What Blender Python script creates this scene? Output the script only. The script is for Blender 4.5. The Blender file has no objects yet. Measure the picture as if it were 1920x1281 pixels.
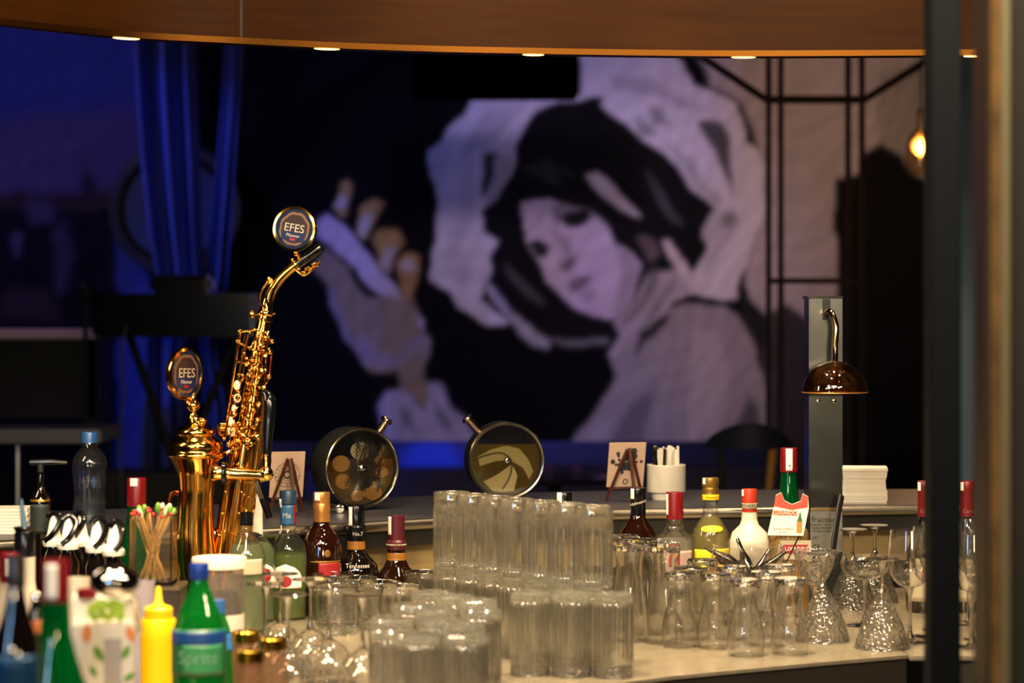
import bpy, bmesh, math, random
import numpy as np
from mathutils import Vector, Matrix
PI = math.pi
SC = bpy.context.scene
C = SC.collection
F = 4533.0            # focal length in photo pixels (85 mm lens on a 36 mm sensor)
H = 1.497             # camera height
ZC = 0.900            # working counter
ZL = 1.077            # raised bar ledge
ZT = H + .545         # underside of the canopy fascia

# ------------------------------------------------------------------ camera
cam = bpy.data.cameras.new('camera')
cam.lens = 85; cam.sensor_width = 36; cam.shift_y = -40.5 / 1920
cam.dof.use_dof = True; cam.dof.focus_distance = 4.95; cam.dof.aperture_fstop = 3.6
cam.clip_start = .05
co = bpy.data.objects.new('camera', cam); C.objects.link(co)
co.location = (0, 0, H); co.rotation_euler = (PI / 2, 0, 0)
SC.camera = co
# ------------------------------------------------------------------ world and exposure
w = bpy.data.worlds.new('world'); SC.world = w; w.use_nodes = True
w.node_tree.nodes['Background'].inputs[0].default_value = (.10, .12, .30, 1)
w.node_tree.nodes['Background'].inputs[1].default_value = .012
SC.view_settings.view_transform = 'Standard'; SC.view_settings.look = 'None'
SC.view_settings.gamma = 1; SC.view_settings.exposure = 0
SC.view_settings.use_curve_mapping = False
SC.cycles.transparent_max_bounces = 48
SC.cycles.max_bounces = 14
SC.cycles.transmission_bounces = 14
SC.cycles.glossy_bounces = 6
SC.cycles.sample_clamp_indirect = 14

def X(px, Y): return (px - 960) / F * Y
def Z(py, Y): return H - (py - 600) / F * Y
def P(px, py, Y): return Vector((X(px, Y), Y, Z(py, Y)))

def light(kind, name, loc, target, power, col, size=.1, sizey=None, angle=60, blend=.5):
    l = bpy.data.lights.new(name, kind); l.energy = power; l.color = col
    if kind == 'AREA':
        l.size = size
        if sizey: l.shape = 'RECTANGLE'; l.size_y = sizey
        else: l.shape = 'DISK'
    else: l.shadow_soft_size = size
    if kind == 'SPOT': l.spot_size = math.radians(angle); l.spot_blend = blend
    o = bpy.data.objects.new(name, l); C.objects.link(o); o.location = loc
    d = Vector(target) - Vector(loc)
    o.rotation_euler = d.to_track_quat('-Z', 'Y').to_euler()
    return o
WARM = (1, .74, .44); WARM2 = (1, .66, .34); BLUE = (.03, .12, 1); PINK = (.75, .48, 1)
# ceiling downlights over the working counter
for i, (x, y, e) in enumerate([(-.95, 3.5, 75), (-.25, 3.6, 260), (.25, 4.1, 170), (.95, 4.45, 80), (-.7, 4.7, 90), (.05, 4.75, 80), (.6, 4.85, 90)]):
    light('SPOT', 'downlight_or_glint', (x, y, 2.75), (x * 1.02, y + .1, ZC), e, WARM, .035, angle=72, blend=.6)
for x, y, e in ((-.55, 5.0, 60), (.1, 5.4, 50), (.45, 5.5, 80), (.85, 5.5, 80)):
    light('SPOT', 'ledge_downlight', (x, y, 2.7), (x, y + .12, ZL), e, WARM, .03, angle=36, blend=.7)
light('AREA', 'back_bar_light', (.25, 2.2, 2.6), (.2, 4.4, 1.0), 40, WARM, .7, .2)
light('AREA', 'front_fill', (-.9, -.6, 1.9), (-.2, 4.4, 1.1), 16, WARM, .5, .12)  # unseen fill pair added behind the camera for reflections in the glass
light('AREA', 'front_fill', (.9, -.6, 1.7), (.4, 4.4, 1.1), 16, WARM, .5, .12)
light('AREA', 'tap_fill', (-.5, 3.0, 2.4), (-.4, 4.6, 1.1), 22, WARM, .25)  # unseen area lights, both added to brighten the gold tap
light('AREA', 'tap_fill', (-1.4, 4.2, 1.9), (-.5, 4.7, 1.1), 7, WARM, .12, .5)
light('AREA', 'cool_window', (-1.3, 1.2, 1.7), (.2, 4.5, 1.0), 9.0, (.35, .62, 1), .12, .6)
for i in range(12):  # unseen disc lights added to make the glassware sparkle
    lx = -1.5 + .27 * i; light('AREA', 'sparkle_fill', (lx, 2.6 - .05 * abs(i - 5.5), 2.2 + .14 * (i % 3)), (lx * .5, 4.4, 1.0), 5.5, (1, .80, .55), .13)
# coloured stage lighting in the room behind
light('SPOT', 'stage_blue', (-3.2, 9.5, 3.3), (-1.95, 12.5, 1.9), 240, BLUE, .08, angle=34)
light('SPOT', 'stage_blue', (-3.1, 10.5, 3.3), (-2.9, 14.8, 2.9), 90, BLUE, .1, angle=55)
light('SPOT', 'stage_blue', (.3, 12.3, 3.45), (.15, 15, 3.0), 60, (.10, .20, 1), .1, angle=55)
light('SPOT', 'stage_violet', (-.2, 10.5, 3.4), (.1, 15, 1.55), 260, (.66, .50, 1), .15, angle=48, blend=.8)
light('SPOT', 'warm_wall_wash', (2.6, 11.5, 3.4), (1.65, 15, 2.25), 185, (1, .58, .42), .15, angle=58, blend=1)
light('SPOT', 'bench_blue', (-.5, 11.2, 3.4), (-.45, 13.4, .7), 600, BLUE, .05, angle=7.5, blend=.6)
light('AREA', 'violet_floor_light', (-2.9, 11, 3.2), (-2.9, 14.5, 1.2), 10, (.55, .35, 1), .5)

# ------------------------------------------------------------------ materials
def lin(h):
    h = h.lstrip('#'); v = [int(h[i:i + 2], 16) / 255 for i in (0, 2, 4)]
    return tuple((a / 12.92 if a <= .04045 else ((a + .055) / 1.055) ** 2.4) for a in v) + (1,)
MATS = {}
def mat(name, col='#808080', rough=.5, metal=0, spec=None, coat=0, noise=None, bump=None, emit=None, alpha=None, sub=None):
    if name in MATS: return MATS[name]
    m = bpy.data.materials.new(name); m.use_nodes = True; nt = m.node_tree
    b = nt.nodes['Principled BSDF']
    c = lin(col) if isinstance(col, str) else tuple(col) + (1,)
    b.inputs['Base Color'].default_value = c
    b.inputs['Roughness'].default_value = rough; b.inputs['Metallic'].default_value = metal
    if spec is not None: b.inputs['Specular IOR Level'].default_value = spec
    if coat: b.inputs['Coat Weight'].default_value = coat; b.inputs['Coat Roughness'].default_value = .05
    if emit: b.inputs['Emission Color'].default_value = lin(emit[0]); b.inputs['Emission Strength'].default_value = emit[1]
    if noise or bump:
        tc = nt.nodes.new('ShaderNodeTexCoord'); mp = nt.nodes.new('ShaderNodeMapping')
        nz = nt.nodes.new('ShaderNodeTexNoise'); nt.links.new(tc.outputs['Object'], mp.inputs[0]); nt.links.new(mp.outputs[0], nz.inputs[0])
        nz.inputs['Detail'].default_value = 5
    if noise:   # (scale xyz, colour2, contrast lo, hi)
        mp.inputs['Scale'].default_value = noise[0]
        r = nt.nodes.new('ShaderNodeValToRGB'); nt.links.new(nz.outputs[0], r.inputs[0])
        r.color_ramp.elements[0].position = noise[2]; r.color_ramp.elements[1].position = noise[3]
        r.color_ramp.elements[0].color = c; r.color_ramp.elements[1].color = lin(noise[1])
        nt.links.new(r.outputs[0], b.inputs['Base Color'])
    if bump:
        if not noise: mp.inputs['Scale'].default_value = bump[0]
        bp = nt.nodes.new('ShaderNodeBump'); bp.inputs['Strength'].default_value = bump[1]; bp.inputs['Distance'].default_value = bump[2]
        nt.links.new(nz.outputs[0], bp.inputs['Height']); nt.links.new(bp.outputs[0], b.inputs['Normal'])
    MATS[name] = m; return m
def glassy(name, tint=(1, 1, 1), clear=.5, ior=1.45, rough=.0, haze=0.0, hazecol=(1, 1, 1), boost=1.3, bump=None):
    """clear glass: Fresnel reflection over light passing straight and light refracted"""
    if name in MATS: return MATS[name]
    m = bpy.data.materials.new(name); m.use_nodes = True; nt = m.node_tree; nt.nodes.clear(); L = nt.links.new
    out = nt.nodes.new('ShaderNodeOutputMaterial')
    tr = nt.nodes.new('ShaderNodeBsdfTransparent'); tr.inputs[0].default_value = tuple(tint) + (1,)
    rf = nt.nodes.new('ShaderNodeBsdfRefraction'); rf.inputs[0].default_value = tuple(tint) + (1,); rf.inputs['IOR'].default_value = ior; rf.inputs['Roughness'].default_value = rough
    gl = nt.nodes.new('ShaderNodeBsdfGlossy'); gl.inputs['Roughness'].default_value = max(rough, .045)
    fr = nt.nodes.new('ShaderNodeLayerWeight'); fr.inputs[0].default_value = .5
    pw = nt.nodes.new('ShaderNodeMath'); pw.operation = 'POWER'; pw.inputs[1].default_value = 4.0
    ge = nt.nodes.new('ShaderNodeMath'); ge.operation = 'MULTIPLY_ADD'; ge.inputs[1].default_value = .75; ge.inputs[2].default_value = .045 * boost; ge.use_clamp = True
    L(fr.outputs['Facing'], pw.inputs[0]); L(pw.outputs[0], ge.inputs[0])
    m1 = nt.nodes.new('ShaderNodeMixShader'); m1.inputs[0].default_value = 1 - clear
    L(tr.outputs[0], m1.inputs[1]); L(rf.outputs[0], m1.inputs[2])
    last = m1
    if haze:
        df = nt.nodes.new('ShaderNodeBsdfDiffuse'); df.inputs[0].default_value = tuple(hazecol) + (1,)
        tl = nt.nodes.new('ShaderNodeBsdfTranslucent'); tl.inputs[0].default_value = tuple(hazecol) + (1,)
        mm = nt.nodes.new('ShaderNodeMixShader'); L(df.outputs[0], mm.inputs[1]); L(tl.outputs[0], mm.inputs[2])
        m3 = nt.nodes.new('ShaderNodeMixShader'); m3.inputs[0].default_value = haze
        L(m1.outputs[0], m3.inputs[1]); L(mm.outputs[0], m3.inputs[2]); last = m3
    m2 = nt.nodes.new('ShaderNodeMixShader'); L(ge.outputs[0], m2.inputs[0]); L(last.outputs[0], m2.inputs[1]); L(gl.outputs[0], m2.inputs[2])
    if bump:
        tc = nt.nodes.new('ShaderNodeTexCoord'); v = nt.nodes.new('ShaderNodeTexVoronoi'); v.inputs['Scale'].default_value = bump[0]
        bp = nt.nodes.new('ShaderNodeBump'); bp.inputs['Strength'].default_value = bump[1]; bp.inputs['Distance'].default_value = .004
        L(tc.outputs['Object'], v.inputs[0]); L(v.outputs[0], bp.inputs['Height'])
        for n in (rf, gl, fr): L(bp.outputs[0], n.inputs['Normal'])
    L(m2.outputs[0], out.inputs[0]); MATS[name] = m; return m

def trueglass(name, tint, haze=0, hazecol=(1, 1, 1), clear=.1, rough=0, bump=None, ior=1.5, shine=.04):
    m = bpy.data.materials.new(name); m.use_nodes = True; nt = m.node_tree; nt.nodes.clear(); L = nt.links.new; N = nt.nodes.new
    out = N('ShaderNodeOutputMaterial'); g = N('ShaderNodeBsdfGlass'); g.inputs[0].default_value = tuple(tint) + (1,); g.inputs['Roughness'].default_value = rough; g.inputs['IOR'].default_value = ior
    tr = N('ShaderNodeBsdfTransparent'); m1 = N('ShaderNodeMixShader'); m1.inputs[0].default_value = clear; L(g.outputs[0], m1.inputs[1]); L(tr.outputs[0], m1.inputs[2])
    df = N('ShaderNodeBsdfDiffuse'); df.inputs[0].default_value = tuple(hazecol) + (1,)
    tl = N('ShaderNodeBsdfTranslucent'); tl.inputs[0].default_value = tuple(hazecol) + (1,)
    mm = N('ShaderNodeMixShader'); L(df.outputs[0], mm.inputs[1]); L(tl.outputs[0], mm.inputs[2])
    m3 = N('ShaderNodeMixShader'); m3.inputs[0].default_value = haze; L(m1.outputs[0], m3.inputs[1]); L(mm.outputs[0], m3.inputs[2])
    if bump:
        tc = N('ShaderNodeTexCoord'); v = N('ShaderNodeTexVoronoi'); v.inputs['Scale'].default_value = bump[0]
        bp = N('ShaderNodeBump'); bp.inputs['Strength'].default_value = bump[1]; bp.inputs['Distance'].default_value = .002
        L(tc.outputs['Object'], v.inputs[0]); L(v.outputs[0], bp.inputs['Height']); L(bp.outputs[0], g.inputs['Normal'])
    gl = N('ShaderNodeBsdfGlossy'); gl.inputs['Roughness'].default_value = .07
    lw = N('ShaderNodeLayerWeight'); lw.inputs[0].default_value = .5
    pw = N('ShaderNodeMath'); pw.operation = 'POWER'; pw.inputs[1].default_value = 5; L(lw.outputs['Facing'], pw.inputs[0])
    ma = N('ShaderNodeMath'); ma.operation = 'MULTIPLY_ADD'; ma.inputs[1].default_value = .3; ma.inputs[2].default_value = shine; L(pw.outputs[0], ma.inputs[0])
    m4 = N('ShaderNodeMixShader'); L(ma.outputs[0], m4.inputs[0]); L(m3.outputs[0], m4.inputs[1]); L(gl.outputs[0], m4.inputs[2])
    if bump: L(bp.outputs[0], gl.inputs['Normal'])
    L(m4.outputs[0], out.inputs[0]); return m
GL = trueglass('clear_glass', (.995, .995, .985), .003, (1, .96, .9), clear=.03)
GLR = trueglass('ribbed_glass', (.995, .995, .98), .016, (1, .96, .88), clear=.05, shine=.05)
GLB = trueglass('thick_base_glass', (.985, .995, .965), .06, (1, 1, .84), clear=.06, shine=.08)
GLC = trueglass('cut_crystal', (.99, .99, .98), .008, clear=.03, bump=(120, 1.5), shine=.07)
STEEL = mat('brushed_steel', '#9a9a98', .32, 1, bump=((3, 3, 60), .08, .002))
STEEL_C = mat('counter_steel', '#9c927e', .25, .4, noise=((6, 6, 6), '#857b69', .3, .7), bump=((8, 60, 8), .05, .001))
CHROME = mat('chrome', '#d8d4cc', .08, 1)
BRASS = mat('gold_plate', '#f0b658', .13, 1)
BRASS_D = mat('aged_brass', '#5e3a14', .38, 1)
BLACK = mat('black_gloss', '#0a0a0c', .15)
BLACKM = mat('black_matte', '#0b0b0d', .6)
WHITE = mat('white_plastic', '#e6e0d6', .35)
PAPER = mat('white_paper', '#ece6da', .8)
PEARL = mat('pearl', '#f0dcb8', .25)
INK = mat('black_ink', '#15141a', .7)
GREYINK = mat('grey_ink', '#6b6a6a', .7)
REDC = mat('red_cap', '#6a0a12', .3)
REDM = mat('wine_capsule', '#660a12', .35)
GOLDC = mat('gold_cap', '#b98a3a', .3, .8)
LEDGE_M = mat('dark_ledge_top', '#3e3e46', .4, noise=((9, 9, 9), '#34343a', .35, .65), bump=((40, 40, 40), .1, .001))
WOOD = mat('easel_wood', '#5a2814', .45, noise=((8, 8, 60), '#3a180c', .3, .7))
BRONZE = mat('canopy_wood', '#331801', .5, 0, spec=.08, noise=((.9, 3, 16), '#281201', .3, .75), bump=((1.5, 8, 40), .08, .001))

# ------------------------------------------------------------------ mesh helpers
def nb(): return bmesh.new()
def lathe(bm, prof, n=32, o=(0, 0, 0), mi=0, rib=None, ax=None):
    """prof = [(r, z)...]; rib=(count, depth, z0, z1)"""
    M = ax or Matrix.Identity(4); rings = []
    for (r, z) in prof:
        if r <= 1e-6:
            rings.append([bm.verts.new(M @ Vector((o[0], o[1], o[2] + z)))]); continue
        ring = []
        for k in range(n):
            a = 2 * PI * k / n; rr = r
            if rib and rib[2] <= z <= rib[3]: rr = r + rib[1] * math.cos(a * rib[0])
            ring.append(bm.verts.new(M @ Vector((o[0] + rr * math.sin(a), o[1] - rr * math.cos(a), o[2] + z))))
        rings.append(ring)
    for A, B in zip(rings, rings[1:]):
        if len(A) == 1 and len(B) == 1: continue
        for k in range(n):
            k2 = (k + 1) % n
            if len(A) == 1: f = (A[0], B[k2], B[k])
            elif len(B) == 1: f = (A[k], A[k2], B[0])
            else: f = (A[k], A[k2], B[k2], B[k])
            try: bm.faces.new(f).material_index = mi
            except ValueError: pass
    return bm
def tube(bm, pts, r, n=10, mi=0, caps=True, flat=1.0):
    pts = [Vector(p) for p in pts]; m = len(pts)
    rs = [float(q) for q in r] if isinstance(r, (list, tuple, np.ndarray)) else [float(r)] * m
    rings = []; up = None
    for i, p in enumerate(pts):
        d = (pts[min(i + 1, m - 1)] - pts[max(i - 1, 0)]).normalized()
        if up is None: up = d.orthogonal().normalized()
        up = (up - d * up.dot(d))
        up = up.normalized() if up.length > 1e-6 else d.orthogonal().normalized()
        s = d.cross(up)
        rings.append([bm.verts.new(p + rs[i] * (math.cos(2 * PI * k / n) * up + flat * math.sin(2 * PI * k / n) * s)) for k in range(n)])
    for A, B in zip(rings, rings[1:]):
        for k in range(n): bm.faces.new((A[k], A[(k + 1) % n], B[(k + 1) % n], B[k])).material_index = mi
    if caps:
        bm.faces.new(rings[0][::-1]).material_index = mi; bm.faces.new(rings[-1]).material_index = mi
    return bm
def smooth_path(pts, k=6):
    pts = [Vector(p) for p in pts]; out = []
    for i in range(len(pts) - 1):
        p0, p1, p2, p3 = pts[max(i - 1, 0)], pts[i], pts[i + 1], pts[min(i + 2, len(pts) - 1)]
        for j in range(k):
            t = j / k
            out.append(.5 * ((2 * p1) + (p2 - p0) * t + (2 * p0 - 5 * p1 + 4 * p2 - p3) * t * t + (3 * p1 - p0 - 3 * p2 + p3) * t ** 3))
    out.append(pts[-1]); return out
def box(bm, lo, hi, mi=0, M=None, bev=0):
    M = M or Matrix.Identity(4)
    vs = [bm.verts.new(M @ Vector((x, y, z))) for x in (lo[0], hi[0]) for y in (lo[1], hi[1]) for z in (lo[2], hi[2])]
    fs = [bm.faces.new([vs[i] for i in f]) for f in ((0, 1, 3, 2), (4, 6, 7, 5), (0, 4, 5, 1), (2, 3, 7, 6), (0, 2, 6, 4), (1, 5, 7, 3))]
    for f in fs: f.material_index = mi
    if bev:
        es = list({e for f in fs for e in f.edges})
        r = bmesh.ops.bevel(bm, geom=es, offset=bev, segments=2, affect='EDGES', clamp_overlap=True)
        for f in r['faces']: f.material_index = mi
    return bm
def ball(bm, c, r, mi=0, n=14, s=(1, 1, 1)):
    prof = [(r * math.sin(PI * i / 8), -r * math.cos(PI * i / 8)) for i in range(9)]
    prof[0] = (0, -r); prof[-1] = (0, r)
    M = Matrix.Translation(c) @ Matrix.Diagonal((s[0], s[1], s[2], 1))
    return lathe(bm, prof, n, mi=mi, ax=M)
def prism(bm, pts, y0, y1, mi=0, M=None):
    """polygon pts (x, z) extruded from y0 to y1"""
    M = M or Matrix.Identity(4)
    a = [bm.verts.new(M @ Vector((x, y0, z))) for x, z in pts]; b = [bm.verts.new(M @ Vector((x, y1, z))) for x, z in pts]
    n = len(pts)
    bm.faces.new(a).material_index = mi; bm.faces.new(b[::-1]).material_index = mi
    for k in range(n): bm.faces.new((a[k], b[k], b[(k + 1) % n], a[(k + 1) % n])).material_index = mi
    return bm
def between(p, q):   # matrix whose local z runs from p to q
    p, q = Vector(p), Vector(q)
    return Matrix.Translation(p) @ (q - p).to_track_quat('Z', 'Y').to_matrix().to_4x4()
def obj(name, bm, mats, parent=None, loc=(0, 0, 0), rz=0, sharp=35):
    bmesh.ops.recalc_face_normals(bm, faces=bm.faces)
    me = bpy.data.meshes.new(name); bm.to_mesh(me); bm.free()
    for m in (mats if isinstance(mats, (list, tuple)) else [mats]): me.materials.append(m)
    me.polygons.foreach_set('use_smooth', [True] * len(me.polygons)); me.set_sharp_from_angle(angle=math.radians(sharp))
    o = bpy.data.objects.new(name, me); C.objects.link(o)
    o.location = loc; o.rotation_euler = (0, 0, rz)
    if parent: o.parent = parent
    return o
def tag(o, label, cat, group=None, kind=None):
    if label: o['label'] = label
    if cat: o['category'] = cat
    if group: o['group'] = group
    if kind: o['kind'] = kind
    return o
def thing(name, label, cat, loc, rz=0, group=None):
    o = bpy.data.objects.new(name, None); C.objects.link(o); o.empty_display_size = .05
    o.location = loc; o.rotation_euler = (0, 0, rz); return tag(o, label, cat, group)
def struct(name, bm, m, **k):
    o = obj(name, bm, m, **k); o['kind'] = 'structure'; return o
def dup(o, loc, label, group=None, rz=None, rx=None):
    c = o.copy(); C.objects.link(c); c.location = loc; c['label'] = label
    if group: c['group'] = group
    e = list(o.rotation_euler)
    if rz is not None: e[2] = rz
    if rx is not None: e[0] = rx
    c.rotation_euler = e
    for ch in list(o.children):
        d = ch.copy(); C.objects.link(d); d.parent = c
        for g in list(ch.children):
            k = g.copy(); C.objects.link(k); k.parent = d
    return c
def text_bm(s, size, th=.0002):
    cu = bpy.data.curves.new('t', 'FONT'); cu.body = s; cu.size = size; cu.align_x = 'CENTER'; cu.align_y = 'CENTER'; cu.extrude = th
    cu.resolution_u = 3
    o = bpy.data.objects.new('t', cu); C.objects.link(o)
    dg = bpy.context.evaluated_depsgraph_get(); me = bpy.data.meshes.new_from_object(o.evaluated_get(dg))
    bm = nb(); bm.from_mesh(me); bpy.data.objects.remove(o); bpy.data.curves.remove(cu); bpy.data.meshes.remove(me)
    for v in bm.verts: v.co = Vector((v.co.x, -v.co.z, v.co.y))     # stands upright, faces -y
    return bm
def text(s, size, m, parent, loc=(0, 0, 0), M=None, fn=None, name='lettering', bold=0):
    bm = text_bm(s, size)
    if M is not None: bmesh.ops.transform(bm, matrix=M, verts=bm.verts)
    if fn:
        for v in bm.verts: v.co = fn(v.co)
    return obj(name, bm, m, parent, loc)

# ------------------------------------------------------------------ the room
FLOOR = mat('dark_floor', '#1c1a22', .35, noise=((1, 1, 1), '#141218', .3, .7))
DARKW = mat('dark_wall', '#16151c', .8, noise=((2, 2, 2), '#101016', .3, .7))
struct('floor', box(nb(), (-4.2, -1.6, -.05), (4.2, 15.2, 0)), FLOOR)
struct('ceiling', box(nb(), (-4.2, -1.6, 3.6), (4.2, 15.2, 3.65)), DARKW)
struct('wall_left', box(nb(), (-4.25, -1.6, 0), (-4.2, 15.2, 3.6)), DARKW)
struct('wall_right', box(nb(), (4.2, -1.6, 0), (4.25, 15.2, 3.6)), DARKW)
struct('wall_back', box(nb(), (-4.2, 15.1, 0), (4.2, 15.2, 3.6)), DARKW)
struct('wall_front', box(nb(), (-4.2, -1.7, 0), (4.2, -1.6, 3.6)), DARKW)

# painted murals: paint laid as a fine colour map, brush strokes blended where they overlap
def paint(name, x0, x1, y0, y1, step, Y, layers, base, label, soft=2, warp=1):
    nx = int((x1 - x0) / step) + 1; ny = int((y1 - y0) / step) + 1
    gx = x0 + np.arange(nx) * step; gy = y0 + np.arange(ny) * step
    GX, GY = np.meshgrid(gx, gy); img = np.zeros((ny, nx, 3)); img[:] = base
    def blur(a, k):
        for _ in range(k):
            p = np.pad(a, ((1, 1), (1, 1)), mode='edge')
            a = (p[:-2, 1:-1] + p[2:, 1:-1] + p[1:-1, :-2] + p[1:-1, 2:] + 2 * p[1:-1, 1:-1]) / 6
        return a
    wa = np.clip(np.hypot((GX - 1080) / 150, (GY - 490) / 170) - .6, .12, 1); WX = GX + wa * (3 * np.sin(GY / 31 + 1.3 * np.sin(GX / 47)) + 2 * np.sin(GY / 13 + GX / 19)); WY = GY + wa * (3 * np.sin(GX / 29 + 1.7 * np.sin(GY / 41)) + 2 * np.sin(GX / 11 - GY / 17))
    if warp == 0: WX, WY = GX, GY
    for L in layers:
        pts, col = L[0], L[1]; k = L[2] if len(L) > 2 else soft; op = L[3] if len(L) > 3 else 1
        ins = np.zeros(GX.shape, bool); n = len(pts); j = n - 1
        for i in range(n):
            xi, yi = pts[i]; xj, yj = pts[j]
            c = ((yi > WY) != (yj > WY)) & (WX < (xj - xi) * (WY - yi) / ((yj - yi) or 1e-9) + xi)
            ins ^= c; j = i
        m = blur(ins.astype(float), k)[..., None] * op
        col = np.array(col if isinstance(col, (tuple, list)) else (col, col, col), float)
        img = img * (1 - m) + col * m
    if warp:
        br = .5 + .5 * np.sin((GX + .7 * GY) / 9 + 3 * np.sin(GX / 53) + 2 * np.sin(GY / 37)) * np.sin((GY - .4 * GX) / 23 + 2 * np.sin(GX / 31))
        img *= (.86 + .2 * br)[..., None]
    verts = np.stack([(GX - 960) / F * Y, np.full(GX.shape, Y), H - (GY - 600) / F * Y], -1).reshape(-1, 3)
    idx = np.arange(nx * ny).reshape(ny, nx)
    faces = np.stack([idx[1:, :-1], idx[1:, 1:], idx[:-1, 1:], idx[:-1, :-1]], -1).reshape(-1, 4)
    me = bpy.data.meshes.new(name); me.vertices.add(len(verts)); me.vertices.foreach_set('co', verts.ravel())
    me.loops.add(faces.size); me.loops.foreach_set('vertex_index', faces.ravel())
    me.polygons.add(len(faces)); me.polygons.foreach_set('loop_start', np.arange(len(faces)) * 4)
    me.update(calc_edges=True)
    ca = me.color_attributes.new('paint', 'FLOAT_COLOR', 'POINT')
    ca.data.foreach_set('color', np.concatenate([img, np.ones(img.shape[:2] + (1,))], -1).ravel())
    m = bpy.data.materials.new(name + '_paint'); m.use_nodes = True; nt = m.node_tree
    a = nt.nodes.new('ShaderNodeVertexColor'); a.layer_name = 'paint'
    nt.links.new(a.outputs[0], nt.nodes['Principled BSDF'].inputs['Base Color']); nt.nodes['Principled BSDF'].inputs['Roughness'].default_value = .85
    nt.nodes['Principled BSDF'].inputs['Specular IOR Level'].default_value = .1
    me.materials.append(m)
    o = bpy.data.objects.new(name, me); C.objects.link(o)
    so = o.modifiers.new('thickness', 'SOLIDIFY'); so.thickness = .015; so.offset = -1
    return tag(o, label, 'mural')
def c3(*p): return [(560 + u / 2.1333, 90 + v / 2.1333) for u, v in p]
def c4(*p): return [(560 + u / 2.0426, 560 + v / 2.0426) for u, v in p]
def ell(cx, cy, a, b, t=0, n=20):
    return [(cx + a * math.cos(q) * math.cos(t) - b * math.sin(q) * math.sin(t), cy + a * math.cos(q) * math.sin(t) + b * math.sin(q) * math.cos(t)) for q in [2 * PI * i / n for i in range(n)]]
OCH = (.42, .28, .10); TAN = (.30, .25, .19)
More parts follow.
